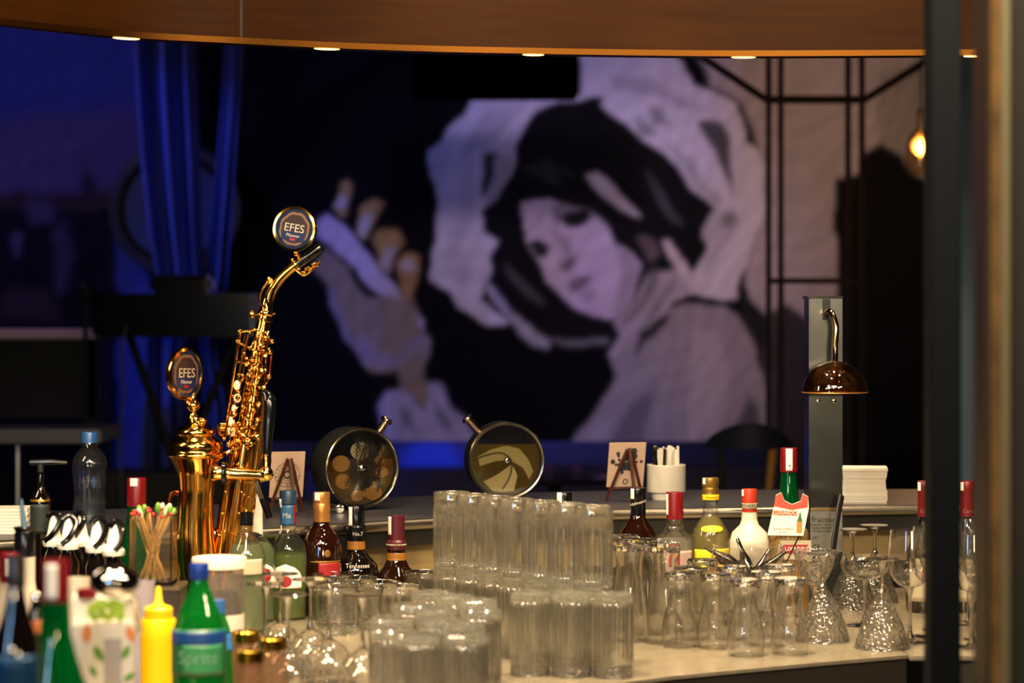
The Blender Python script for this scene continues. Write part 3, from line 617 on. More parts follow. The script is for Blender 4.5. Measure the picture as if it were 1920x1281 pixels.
# ------------------------------------------------------------------ glassware
def highball_mesh():
    b = nb(); h, r = .14, .0333
    prof = [(0, .002), (r * .88, .0), (r * .97, .003), (r * .97, .007), (r * .97, .0125), (r * .93, .0145)]
    zs = np.linspace(.018, .104, 14); lathe(b, prof, 108, mi=1, rib=(36, .0011, .001, .013))
    out = [(r * .93, .0145)] + [(r, z) for z in zs] + [(r, .118), (r, .138), (r - .0006, .1395), (r - .0014, .1395), (r - .002, .138)]
    inn = [(r - .002, .118)] + [(r - .0032, z) for z in zs[::-1]] + [(r - .005, .0145), (0, .0125)]
    lathe(b, out + inn, 108, mi=0, rib=(24, .0011, .017, .105))
    return b
b = highball_mesh(); tmp = obj('highball_glass', b, [GLR, GLB]); HB = tmp.data
bpy.data.objects.remove(tmp)
ORD = ['first', 'second', 'third', 'fourth', 'fifth', 'sixth', 'seventh', 'eighth', 'ninth', 'tenth']
def hb(px, Y, up, label, group, z=ZC):
    o = bpy.data.objects.new('highball_glass', HB); C.objects.link(o)
    o.location = (X(px, Y), Y, z if up else z + .14)
    if not up: o.rotation_euler = (PI, 0, random.random())
    else: o.rotation_euler = (0, 0, random.random() * 2)
    return tag(o, label, 'glass', group)
random.seed(4)
top = [(847, 4.455), (889, 4.395), (928, 4.338), (968, 4.281), (1014, 4.229), (1063, 4.174), (1112, 4.121)]
for i, (px, Y) in enumerate(top):
    hb(px, Y, True, 'ribbed highball glass standing upright on the upper tier, %s from the left' % ORD[i], 'upright highballs of the upper tier', ZC + .1405)
for i, (px, Y) in enumerate(top):
    hb(px, Y, False, 'upturned ribbed highball glass carrying the %s upright glass of the upper tier' % ORD[i], 'upturned highballs under the upper tier')
fr = [(1150, 4.045), (1072, 4.055), (994, 4.065)]
for i, (px, Y) in enumerate(fr):
    hb(px, Y, False, 'upturned ribbed highball glass in the front row by the counter edge, %s from the right' % ORD[i], 'upturned highballs in the front row')
# packed field of upturned highballs
taken = [(X(p, y), y) for p, y in top + fr]
cnt = 0; row = 0; Yr = 3.52
while Yr < 4.12:
    x = X(690, Yr) + (.0355 if row % 2 else 0)
    while x < X(948, Yr) - .03:
        if all((x - a) ** 2 + (Yr - c) ** 2 > .0705 ** 2 for a, c in taken) and x / Yr * F + 960 > 700 + (Yr - 3.52) * 180:
            px = x / Yr * F + 960
            o = bpy.data.objects.new('highball_glass', HB); C.objects.link(o); o.location = (x, Yr, ZC + .14); o.rotation_euler = (PI, 0, random.random())
            tag(o, 'upturned ribbed highball glass packed among others left of the two-tier stack', 'glass', 'upturned highballs packed on the counter'); taken.append((x, Yr)); cnt += 1
        x += .071
    Yr += .0615; row += 1
# lowball tumblers
b = nb(); r = .0415
lathe(b, [(0, .002), (r * .88, 0), (r * .95, .004), (r * .955, .016)], 48, mi=1)
lathe(b, [(r * .955, .016), (r, .07), (r, .0905), (r - .0008, .092), (r - .0018, .092), (r - .0026, .09), (r - .003, .07), (r * .9, .02), (0, .0165)], 48, mi=0, rib=(20, .0006, .02, .07))
LB0 = None
for i, (px, Y) in enumerate([(752, 4.60), (711, 4.672), (669, 4.744), (624, 4.816)]):
    lab = 'straight clear tumbler in the diagonal row, %s from the right' % ORD[i]
    if i == 0: LB0 = tag(obj('tumbler', b, [GL, GLB], loc=(X(px, Y), Y, ZC)), lab, 'glass', 'straight tumblers in a diagonal row')
    else: dup(LB0, (X(px, Y), Y, ZC), lab)
for px, Y, lab in [(630, 4.60, 'short clear tumbler in front of the leftmost straight tumbler'), (797, 4.86, 'short tumbler behind the two-tier stack at its left end')]:
    dup(LB0, (X(px, Y), Y, ZC - .0), lab, 'short tumblers')
# stemware prototypes; local z up from the foot
def stemware(name, label, group, px, Y, bowl, h, foot_r, stem_r, m=GL, up=True, n=40, rz=0, z=ZC, stem_bot=.006, bulge=None):
    t = thing(name, label, 'glass', (X(px, Y), Y, z if up else z + h), rz, group)
    if not up: t.rotation_euler = (PI, 0, rz)
    zb = bowl[0][1]
    b = nb(); inner = [(max(r_ - .0013, 0.0), z_ + (.0016 if i == 0 else 0)) for i, (r_, z_) in enumerate(bowl)]
    lathe(b, bowl + inner[::-1], n); obj('bowl', b, m, t)
    b = nb(); zs = np.linspace(stem_bot, zb, 7)
    prof = [(stem_r * (1 + 1.4 * (1 - min(1, (z_ - stem_bot) / .012))) * (1 + 1.2 * max(0, 1 - (zb - z_) / .01)), z_) for z_ in zs]
    lathe(b, prof, 14); obj('stem', b, GL, t)
    b = nb(); lathe(b, [(0, 0), (foot_r * .96, 0), (foot_r, .0012), (foot_r * .9, .0022), (foot_r * .3, .0045), (stem_r * 2.4, .008), (0, .008)], n); obj('foot', b, GL, t)
    return t
wb = [(0, .100), (.008, .1005), (.02, .105), (.031, .115), (.038, .128), (.0415, .145), (.0412, .16), (.0395, .178), (.0375, .195), (.0362, .208)]
wg = stemware('wine_glass', 'large wine glass at the corner of the steel counter, left of all the wine glasses', 'wine glasses on the right counter', 1706, 4.48, wb, .208, .036, .0036)
for px, Y, lab in [(1748, 4.56, 'wine glass right behind the leftmost wine glass'), (1764, 4.66, 'wine glass in the second row, mostly behind the dark post'), (1822, 4.41, 'wine glass at the front in the gap right of the dark post'),
                   (1843, 4.52, 'wine glass partly cut by the bronze frame at right'), (1816, 4.75, 'rear wine glass seen in the gap right of the dark post'), (1860, 4.67, 'rearmost wine glass beside the bronze frame')]:
    dup(wg, (X(px, Y), Y, ZC), lab)
coup = [(0, .088), (.01, .089), (.028, .094), (.041, .103), (.0465, .114), (.047, .124), (.0445, .134), (.0435, .137)]
cg = stemware('coupe_glass', 'upright clear coupe glass between the two upturned crystal glasses', 'coupe glasses', 1621, 4.72, coup, .137, .034, .0028)
mart = [(0, .062), (.006, .063), (.016, .076), (.028, .098), (.038, .122), (.046, .146), (.051, .163)]
mg = stemware('crystal_glass', 'upturned cut-crystal martini glass, left one at the counter edge', 'upturned crystal martini glasses', 1543, 4.50, mart, .163, .032, .0036, m=GLC, up=False)
dup(mg, (X(1654, 4.40), 4.40, ZC + .163), 'upturned cut-crystal martini glass right of the upright coupe')
dup(mg, (X(1598, 5.02), 5.02, ZC + .163), 'dim upturned crystal glass in the shade below the ledge')
dup(mg, (X(1640, 5.12), 5.12, ZC + .163), 'dim upturned crystal glass at the back, right one')
crb = [(0, .075), (.014, .078), (.026, .092), (.035, .112), (.041, .135), (.0425, .142), (.0425, .146)]
stemware('crystal_glass', 'upright cut-crystal coupe left of the steel column', 'crystal coupe', 1528, 4.74, crb, .146, .032, .0045, m=GLC, up=True)
# upturned coupes at the left
c2 = [(0, .085), (.008, .086), (.025, .097), (.036, .113), (.043, .132), (.047, .152), (.048, .16)]
lg = stemware('martini_glass', 'upturned martini glass in front of the leftmost straight tumbler', 'upturned martini glasses', 617, 3.96, c2, .16, .033, .0032, up=False)
for px, Y, lab in [(540, 3.86, 'upturned martini glass left of the one before the tumblers'), (582, 4.08, 'upturned martini glass behind the second from the right'), (498, 4.01, 'upturned martini glass just right of the lidded jar'), (525, 4.17, 'rear upturned martini glass beside the green liqueur bottles'),
                   (680, 3.84, 'upturned martini glass in front of the straight tumblers')]:
    dup(lg, (X(px, Y), Y, ZC + .16), lab)
# tall flared pilsners, upturned
def solid_glass(name, label, group, px, Y, prof, wall=.0016, m=GL, n=40, up=False, basez=.01):
    h = prof[-1][1]; b = nb()
    inner = [(max(r_ - wall, .002), z_) for r_, z_ in prof if z_ > basez]
    lathe(b, [(0, 0)] + prof + inner[::-1] + [(0, basez + .002)], n)
    o = obj(name, b, m, loc=(X(px, Y), Y, ZC if up else ZC + h))
    if not up: o.rotation_euler = (PI, 0, 0)
    return tag(o, label, 'glass', group)
pil = [(.030, 0), (.031, .004), (.029, .012), (.0245, .03), (.0235, .05), (.027, .08), (.032, .12), (.036, .155), (.0375, .178), (.037, .18)]
pg = solid_glass('beer_glass', 'tall upturned flared beer glass, frontmost right of the highball stack', 'upturned beer glasses', 1246, 4.47, pil)
for px, Y, lab in [(1180, 4.50, 'tall upturned beer glass touching the highball stack'), (1212, 4.60, 'tall upturned beer glass behind the two front beer glasses'), (1168, 4.68, 'tall upturned beer glass at the back by the dark liqueur bottle')]:
    dup(pg, (X(px, Y), Y, ZC + .18), lab)
tul = [(.027, 0), (.029, .004), (.028, .011), (.0235, .016), (.0215, .03), (.020, .042), (.0225, .056), (.0285, .078), (.033, .098), (.0335, .115), (.0315, .134), (.031, .136)]
tg = solid_glass('tulip_glass', 'upturned waisted tulip glass nearest the counter edge, centre', 'upturned tulip glasses', 1398, 4.30, tul)
for px, Y, lab in [(1341, 4.40, 'upturned tulip glass left of the frontmost one'), (1481, 4.32, 'upturned tulip glass at the right end, beside the crystal glass'), (1436, 4.43, 'upturned tulip glass behind the frontmost pair'),
                   (1298, 4.52, 'upturned tulip glass right of the tall beer glass'), (1372, 4.53, 'upturned tulip glass in the second row below the bar bowl'), (1316, 4.66, 'upturned tulip glass at the back below the yellow-labelled bottle'), (1275, 4.42, 'upturned tulip glass against the front beer glass'),
                   (1462, 4.56, 'upturned tulip glass behind the right-end one')]:
    dup(tg, (X(px, Y), Y, ZC + .136), lab)
# glass bowl of pourers and jiggers
t = thing('glass_bowl', 'wide clear glass bowl holding metal pourers', 'bowl', (X(1402, 4.75), 4.75, ZC))
b = nb(); lathe(b, [(0, .0), (.035, 0), (.04, .008), (.055, .03), (.07, .07), (.073, .12), (.069, .155), (.0675, .155), (.071, .12), (.068, .07), (.053, .033), (.0, .012)], 48); obj('bowl', b, GL, t)
SPN = mat('dark_steel', '#6a625a', .2, 1)
for i, (dx, dy, tx, ty, mm) in enumerate([(-.03, 0, 45, 10, CHROME), (.02, .02, -30, 0, CHROME), (-.01, -.02, 10, 35, SPN), (.035, -.01, -50, 10, SPN), (0, .03, 20, -20, CHROME), (-.04, .01, 60, 0, SPN)]):
    o = thing('pourer', ['chrome pourer leaning left in the glass bowl', 'chrome pourer leaning right in the glass bowl', 'dark pourer leaning back in the glass bowl', 'dark pourer at the right rim of the glass bowl', 'chrome pourer lying at the back of the glass bowl', 'dark pourer at the left side of the glass bowl'][i], 'pourer', (X(1402, 4.75) + dx, 4.75 + dy, ZC + .095 + .006 * i), 0, 'pourers in the glass bowl')
    o.rotation_euler = (math.radians(ty), math.radians(-tx), 0)
    b = nb(); lathe(b, [(0, -.02), (.009, -.02), (.012, 0), (.006, .02), (.004, .045), (.0035, .05), (0, .05)], 16); obj('spout', b, mm, o)
    b = nb(); lathe(b, [(0, -.045), (.009, -.045), (.011, -.02), (0, -.02)], 16); obj('stopper', b, BLACK, o)
b = nb(); tube(b, [P(1497, 1008, 4.70), P(1468, 1068, 4.74)], .0016, 6); tag(obj('cocktail_stirrer', b, BLACK), 'thin black stirrer leaning out of the glass bowl', 'stirrer')

# ------------------------------------------------------------------ bottles
def bottle(name, label, px, Y, body, gm, cap, capm, z0=ZC, liquid=None, patches=(), texts=(), extra=(), group=None, n=40, strip=None):
    """body / cap: [(radius in photo px, photo y)] from the top down at distance Y"""
    k = Y / F
    t = thing(name, label, 'bottle', (X(px, Y), Y, z0), 0, group)
    def zz(py): return Z(py, Y) - z0
    bp = [(r_ * k, zz(py)) for r_, py in body]
    rl = bp[-1][0]; bp = [q for q in bp if q[1] > .004] + [(rl, .006), (rl * .92, 0), (0, .003)]
    zs = [q[1] for q in bp][::-1]; rs = [q[0] for q in bp][::-1]
    def R(z_): return float(np.interp(z_, zs[1:], rs[1:]))
    b = nb(); lathe(b, [(0, bp[0][1])] + bp, n); obj('bottle_body', b, gm, t, sharp=50)
    if liquid:
        lv = zz(liquid[0]); pts = [(0, .004), (rl * .9, .005)] + [(r_ * .93, z_) for r_, z_ in bp[::-1] if .006 < z_ < lv] + [(R(lv) * .93, lv), (0, lv)]
        b = nb(); lathe(b, pts, n); obj('liquid', b, liquid[1], t, sharp=50)
    b = nb(); cpz = [(r_ * k, zz(py)) for r_, py in cap]; lathe(b, [(0, cpz[0][1])] + cpz + [(0, cpz[-1][1])], n); obj('cap', b, capm, t)
    allr = sorted([(z_, r_) for r_, z_ in cpz + bp[:-1]])
    cz = [q[1] for q in cpz]
    def RR(z_):
        if z_ >= min(cz): return float(np.interp(z_, cz[::-1], [q[0] for q in cpz][::-1]))
        return R(z_)
    def patch(nm, y0, y1, a0, a1, m, off=.0007, shape=None):
        b = nb(); g = []; na, nz = 14, 8
        for i in range(nz + 1):
            v = i / nz; z_ = zz(y0 + (y1 - y0) * v); row = []
            for j in range(na + 1):
                u = j / na; s_ = 1
                if shape == 'arch': s_ = math.sin(min(1, v * 1.6) * PI / 2) ** .6 if v < .62 else 1
                if shape == 'oval': s_ = math.sqrt(max(.0, 1 - (2 * v - 1) ** 2))
                a = math.radians((a0 + a1) / 2 + (a1 - a0) * (u - .5) * s_)
                r_ = RR(z_) + off; row.append(b.verts.new((r_ * math.sin(a), -r_ * math.cos(a), z_)))
            g.append(row)
        for A, B in zip(g, g[1:]):
            for j in range(na): b.faces.new((A[j], A[j + 1], B[j + 1], B[j]))
        o = obj(nm, b, m, t); s = o.modifiers.new('t', 'SOLIDIFY'); s.thickness = .0003; s.offset = 1
    for p_ in patches: patch(*p_)
    if strip: patch('tax_strip', strip[0], strip[1], strip[2] - strip[3], strip[2] + strip[3], PAPER, .0009)
    for (s_, py, size, m, ang, *rot) in texts:
        def fn(v, py=py, ang=ang):
            z_ = zz(py) + v.z; r_ = RR(zz(py)) if False else RR(z_); r_ += .0021; a = math.radians(ang) + v.x / max(r_, .004)
            return Vector((r_ * math.sin(a), -r_ * math.cos(a), z_))
        text(s_, size * k, m, t, fn=fn, M=(Matrix.Rotation(math.radians(-rot[0]), 4, 'Y') if rot else None))
    return t
CLEARB = glassy('bottle_glass', (.96, .98, .95), .75, haze=.01, boost=1.2)
def liq(nm, col, haze=.25): return glassy(nm, col, .8, haze=haze, hazecol=col, boost=.6)
BROWN = mat('dark_brown_glass', '#180804', .06, coat=.6)
BLACKG = mat('near_black_glass', '#0c0807', .05, coat=.6)
GREENG = glassy('green_glass', (.03, .42, .12), .85, haze=.25, hazecol=(.0, .25, .06), boost=1.2)
BLUECAP = mat('blue_cap', '#1d3550', .35); NAVY = mat('navy', '#0e2a5c', .4)
YELLOW = mat('yellow_label', '#e2c410', .55); REDL = mat('red_label', '#8e1518', .5)
COPPER = mat('copper_foil', '#c98c4a', .28, .7)
MAROON = mat('maroon', '#4a1220', .35)
CREAM = mat('cream_label', '#a89c84', .6)
bottle('liqueur_bottle', 'green-tinted liqueur bottle with a white wrapped neck beside the tap', 478, 4.79,
       [(12, 960), (12, 975), (14, 1000), (26, 1015), (38, 1030), (39, 1060)], CLEARB, [(12, 926), (13, 928), (13, 945), (14, 950), (15, 1000), (15, 1006)], PAPER, liquid=(1018, liq('pale_green', (.55, .72, .38))),
       patches=[('label', 1055, 1100, 0, 75, PAPER, .0008, 'arch'), ('label_emblem', 1062, 1090, 15, 55, REDL, .0014, 'oval'), ('neck_band', 1001, 1005, -60, 60, INK, .0012)])
bottle('liqueur_bottle', 'green-labelled liqueur bottle behind the tap body, beside the white-necked one', 462, 4.63,
       [(12, 985), (12, 1000), (30, 1025), (36, 1050)], CLEARB, [(12, 960), (13, 985)], BLACK, liquid=(1020, liq('olive_liquid', (.50, .58, .36))), patches=[('label', 1046, 1075, -40, 60, CREAM, .0008)])
bottle('syrup_bottle', 'clear bottle of green liqueur with a dark blue cap and red-dot label', 540, 4.83,
       [(13, 975), (14, 992), (20, 1004), (31, 1020), (35, 1040), (35.5, 1100)], CLEARB, [(15, 920), (16, 922), (16, 944), (14.5, 946), (14.5, 985)], BLUECAP, liquid=(1038, liq('green_liquor', (.46, .58, .18))),
       patches=[('neck_wrap', 947, 984, -70, 45, mat('blue_wrap', '#2a5a86', .4), .001), ('label', 1055, 1100, -55, 50, PAPER, .0008, 'arch'), ('label_emblem', 1076, 1098, -22, 16, REDL, .0014, 'oval'), ('neck_stripe', 947, 984, 46, 64, REDL, .001)],
       strip=(935, 1000, -55, 13), texts=[('Ma', 966, 14, PAPER, -5)])
bottle('whisky_bottle', 'dark brown whisky bottle with a copper cap and red slanted label', 603, 4.89,
       [(15, 978), (16, 986), (24, 996), (33, 1008), (37, 1025), (38, 1100)], mat('whisky_glass', '#1e0905', .05, coat=.8), [(15, 923), (16, 926), (16, 941), (15, 943), (16.5, 946), (15.5, 962), (16, 978)], COPPER,
       patches=[('label', 1052, 1092, -5, 70, REDL, .0008), ('crest', 1028, 1042, 12, 30, GOLDC, .0012, 'oval'), ('gold_line', 1049, 1052, -30, 70, GOLDC, .0012)], strip=(923, 938, -25, 20))
bottle('whisky_bottle', 'black whiskey bottle with a black cap, right of the copper-capped one', 668, 4.95,
       [(15, 1010), (16, 1014), (17, 1032), (24, 1042), (39, 1058), (42, 1075)], BLACKG, [(15, 948), (16, 950), (16, 985), (19, 988), (19, 1012)], BLACK,
       patches=[('neck_band', 1014, 1030, -80, 80, mat('amber_band', '#8a5a20', .3), .001)], strip=(950, 985, -38, 15), texts=[('No.7', 1000, 10, PAPER, 12), ('Tennessee', 1058, 11, PAPER, 8)])
bottle('whisky_bottle', 'brown whisky bottle with a maroon cap, right of the black one', 743, 4.985,
       [(17, 1030), (18, 1048), (24, 1062), (36, 1075), (44, 1090)], mat('amber_brown_glass', '#1a0a04', .05, coat=.8), [(16, 967), (16, 970), (16, 1012), (19, 1016), (19, 1030)], MAROON,
       patches=[('neck_band', 1036, 1050, -80, 80, MATS['amber_band'], .001), ('silver_line', 1019, 1022, -80, 80, mat('pale_line', '#a89a90', .4), .001)], strip=(968, 1002, -45, 14), texts=[('1815', 1021, 9, GOLDC, 10)])
bottle('liqueur_bottle', 'bottle with a small black and white cap behind the highball stack', 1058, 4.95,
       [(14, 955), (15, 990), (30, 1020), (34, 1050)], CLEARB, [(14, 923), (15, 925), (15, 950), (15, 958)], BLACK, liquid=(1020, liq('clear_liquid', (.85, .86, .80), .1)), strip=(923, 950, -40, 22))
bottle('liqueur_bottle', 'white-capped clear bottle seen through the leftmost upright highball', 848, 4.98, [(13, 960), (14, 990), (30, 1020), (34, 1050)], CLEARB, [(14, 934), (14, 962)], WHITE, liquid=(1010, liq('yellowish_liquid', (.72, .72, .45), .15)))
bottle('liqueur_bottle', 'dark brown liqueur bottle with a black lettered neck, below the wooden easel', 1196, 4.95,
       [(14, 962), (15, 972), (24, 985), (35, 1003), (38, 1030)], BROWN, [(14, 915), (15, 917), (15, 935), (14, 937), (15, 963)], BLACK, strip=(916, 935, -45, 16), texts=[('Adelmeister', 942, 8, PAPER, 0, 14)])
bottle('gin_bottle', 'clear gin bottle with a bright red cap', 1265, 4.93,
       [(15, 972), (16, 985), (20, 996), (33, 1008), (35, 1020)], CLEARB, [(16, 923), (16.5, 925), (16, 958), (16.5, 962), (16, 973)], REDC, liquid=(1010, liq('gin', (.84, .84, .82), .12)),
       patches=[('label', 1030, 1075, -30, 60, mat('gin_label', '#9c8a84', .6), .0008), ('label_stripe', 1035, 1060, -10, 12, REDL, .0013)], strip=(926, 965, -60, 12))
bottle('tequila_bottle', 'amber tequila bottle with a ribbed gold cap and yellow labels', 1332, 4.93,
       [(15, 938), (14.5, 955), (16, 968), (24, 980), (33, 996), (35, 1015), (35, 1080)], CLEARB, [(15.5, 896), (16, 898), (16, 912), (15, 914), (16, 918), (15, 922), (16, 926), (15.5, 938)], mat('gold_ribbed', '#9a7a38', .35, .8),
       liquid=(966, liq('tequila', (.62, .55, .22), .3)), patches=[('neck_label', 927, 937, -70, 70, YELLOW, .0012), ('shoulder_label', 983, 996, -40, 45, YELLOW, .0014, 'oval'), ('label', 1028, 1075, -60, 65, YELLOW, .0009), ('label_emblem', 1048, 1078, -12, 38, REDL, .0015, 'arch')],
       strip=(896, 908, -50, 12), texts=[('Reposado', 932, 6, INK, 8), ('TEQUILA', 1060, 9, INK, -25)])
bottle('coconut_liqueur_bottle', 'frosted white liqueur bottle with a red cap', 1405, 4.87,
       [(14, 960), (15, 975), (18, 984), (32, 998), (37, 1015), (37.5, 1040)], mat('white_glass', '#c9c0b0', .3), [(14, 917), (14.5, 919), (14.5, 941), (14, 961)], mat('orange_red_cap', '#a8321c', .35),
       patches=[('neck_label', 943, 953, -75, 75, CREAM, .001)], strip=(918, 930, -60, 12), texts=[('RCHERS AR', 948, 9, INK, 8)])
# tall green bottle in a straw jacket with a paper collar
t = bottle('cherry_liqueur_bottle', 'tall green bottle with red cap, straw jacket and white paper collar', 1479, 4.90,
       [(14, 884), (15, 900), (18, 930), (22, 960), (26, 985), (30, 996)], GREENG, [(15.5, 840), (16, 842), (16, 885)], REDC, liquid=(918, liq('green_liquid', (.03, .25, .04), .3)), strip=(841, 882, -4, 22), texts=[('6', 872, 10, INK, 0)])
k = 4.90 / F
b = nb(); pr = [(33, 990), (36, 998), (37, 1012), (36, 1040), (37, 1080)]; lathe(b, [(r_ * k, Z(py, 4.9) - ZC) for r_, py in pr] + [(37 * k, .004)], 48)
STRAW = mat('straw', '#9a7a48', .7, noise=((40, 40, 4), '#6a4f28', .35, .65)); obj('straw_jacket', b, STRAW, t)
b = nb(); box(b, (-.022, -.0425, Z(1046, 4.9) - ZC), (.040, -.041, Z(1010, 4.9) - ZC), bev=.0006); obj('label', b, CREAM, t)
b = nb(); box(b, (-.016, -.0435, Z(1034, 4.9) - ZC), (.034, -.0425, Z(1018, 4.9) - ZC), bev=.0003); lo_ = obj('label_band', b, REDL, t)
text('LUXARDO', 11 * k, PAPER, t, (.009, -.0440, Z(1026, 4.9) - ZC))
# collar: paper shield hanging from the neck
def Lc(px, py): return ((px - 1479) * k, Z(py, 4.9) - ZC)
b = nb(); prism(b, [Lc(*q) for q in [(1446, 948), (1450, 925), (1460, 920), (1466, 935), (1480, 942), (1496, 936), (1500, 922), (1510, 928), (1511, 950), (1501, 1001), (1434, 1000)]], -.047, -.0465); col_ = obj('paper_collar', b, PAPER, t)
b = nb(); prism(b, [Lc(*q) for q in [(1446, 946), (1450, 926), (1460, 921), (1466, 936), (1480, 943), (1496, 937), (1500, 923), (1510, 929), (1509, 948), (1480, 953)]], -.0476, -.0470); obj('collar_print', b, mat('salmon_print', '#b04a3c', .6), t)
b = nb(); prism(b, [Lc(*q) for q in [(1445, 954), (1490, 955), (1489, 963), (1444, 962)]], -.0478, -.0471); obj('name_band', b, mat('orange_print', '#c8481c', .6), t)
text('LUXARDO', 9.5 * k, PAPER, t, ((1467 - 1479) * k, -.0480, Z(958.5, 4.9) - ZC))
text('Aperitivo originale', 5 * k, GREYINK, t, ((1463 - 1479) * k, -.0474, Z(988, 4.9) - ZC)); text('dal 1821', 4.5 * k, GREYINK, t, ((1463 - 1479) * k, -.0474, Z(994, 4.9) - ZC))
b = nb(); prism(b, [Lc(*q) for q in [(1492, 966), (1494, 958), (1496, 958), (1497, 966), (1499, 974), (1498, 996), (1488, 995), (1489, 974)]], -.0478, -.0470); obj('bottle_print', b, mat('amber_print', '#b87c2c', .6), t)
b = nb(); prism(b, [Lc(*q) for q in [(1492, 968), (1494, 958), (1496, 958), (1497, 968), (1499, 974), (1489, 974)]], -.0481, -.0476); obj('bottle_print', b, mat('green_print', '#1f6a30', .6), t)
# wine bottles
for px, Y, lab, tx in [(1734, 4.96, 'red-capsuled wine bottle just left of the dark post', 'Corvus'), (1814, 4.96, 'red-capsuled wine bottle in the gap right of the dark post', 'Corvus')]:
    bottle('wine_bottle', lab, px, Y, [(13, 965), (13.5, 985), (16, 1000), (28, 1018), (35, 1032), (36, 1060)], BLACKG, [(13, 902), (14, 904), (14, 920), (13.2, 922), (13.6, 968)], REDM,
           patches=[('label', 1045, 1125, -60, 60, CREAM, .0008), ('label_emblem', 1060, 1085, -14, 14, REDL, .0013, 'oval')], strip=(904, 920, -55, 15), texts=[(tx, 958, 9, CREAM, 6)], group='red-capsuled wine bottles')
# ------------------------------------------------------------------ steel column with amber dome lamp
Yc = 5.08; k = Yc / F
t = thing('glass_froster', 'tall stainless steel column with a slot, standing on the counter before the ledge', 'appliance', (X(1548, Yc), Yc, ZC))
def cz(py): return Z(py, Yc) - ZC
def cx(px): return (px - 1548) * k
BR2 = mat('satin_steel', '#6a6e6e', .22, 1, noise=((3, 3, 2), '#505353', .3, .7))
b = nb(); box(b, (cx(1517), 0, 0.0), (cx(1580), .09, cz(558)), bev=.003); obj('column_body', b, BR2, t)
b = nb(); box(b, (cx(1514), -.001, cz(560)), (cx(1581), .092, cz(555)), bev=.001); obj('column_cap', b, BLACK, t)
b = nb(); box(b, (cx(1542), -.0012, cz(600)), (cx(1557), .002, cz(561))); obj('slot', b, BLACKM, t)
for px in (1534, 1564):
    b = nb(); lathe(b, [(0, 0), (4.2 * k, 0), (3.6 * k, .0015), (0, .003)], 14, ax=Matrix.Translation((cx(px), 0, cz(752))) @ Matrix.Rotation(PI / 2, 4, 'X')); obj('screw', b, CHROME, t)
b = nb(); box(b, (cx(1519), -.004, cz(1035)), (cx(1579), 0, cz(958)), bev=.001); obj('plate', b, mat('plate_steel', '#8d8f8c', .4, .9), t)
b = nb(); box(b, (cx(1519), -.006, cz(958)), (cx(1579), 0, cz(952)), bev=.001); obj('plate_lip', b, mat('lip', '#c8b080', .25, 1), t)
text('frucosol', 15 * k, INK, t, (cx(1546), -.005, cz(974)))
for i, s in enumerate(['LAVADORA DE VASOS', 'GLASS POLISHER', 'MODEL SF 3000']): text(s, 5 * k, INK, t, (cx(1541), -.005, cz(984 + 6 * i)))
text('220 V', 6 * k, INK, t, (cx(1530), -.005, cz(1008))); text('CE', 13 * k, INK, t, (cx(1530), -.005, cz(1026)))
b = nb(); tube(b, smooth_path([(cx(1553), 0.01, cz(590)), (cx(1546), -.03, cz(588)), (cx(1552), -.05, cz(584)), (cx(1560), -.065, cz(610)), (cx(1558), -.07, cz(650)), (cx(1558), -.07, cz(676))]), .0055, 12); obj('hook_arm', b, mat('hook_metal', '#b89468', .12, 1), t)
b = nb(); R = 60 * k; pr = [(.006, cz(675))] + [(R * math.sin(a), cz(734) + (cz(676) - cz(734)) * math.cos(a)) for a in np.linspace(.12, PI / 2, 14)]
lathe(b, pr + [(r_ - .0015, z_ - .0003) for r_, z_ in pr[::-1]], 48, o=(cx(1557), -.07, 0)); obj('dome', b, glassy('amber_dome', (.78, .62, .46), .9, boost=2), t)
b = nb(); R2 = R; tube(b, [(cx(1557) + R2 * math.sin(a), -.07 - R2 * math.cos(a), cz(734)) for a in np.linspace(0, 2 * PI, 49)], .0012, 6); obj('dome_rim', b, COPPER, t)
b = nb(); lathe(b, [(0, cz(728)), (.006, cz(728)), (.006, cz(700)), (.009, cz(690)), (0, cz(684))], 14, o=(cx(1557), -.07, 0)); obj('nozzle', b, BRASS, t)
b = nb(); tube(b, smooth_path([P(1578, 930, 5.02), P(1572, 960, 5.0), P(1566, 1000, 4.98), P(1560, 1045, 4.97)]), .0085, 10, flat=.5); tag(obj('squeegee_handle', b, BLACKM), 'dark handle leaning against the lower steel column', 'tool')
# ------------------------------------------------------------------ items on the ledge
# napkin stack
Yn = 5.56; t = thing('napkin_stack', 'thick stack of white paper napkins on the ledge right of the steel column', 'napkins', (X(1620, Yn), Yn, ZL), math.radians(-7))
random.seed(2); N = 24; hh = (Z(880, 5.5) - ZL) / N * 1.02
for i in range(N):
    b = nb(); dx, dy = random.uniform(-.0012, .0012), random.uniform(-.0012, .0012); s = .050 + .002 * math.sin(i / 3)
    box(b, (-s + dx, -s + dy, i * hh + .0001), (s + dx, s + dy, (i + 1) * hh - .0001), bev=.0008); obj('napkin', b, PAPER, t)
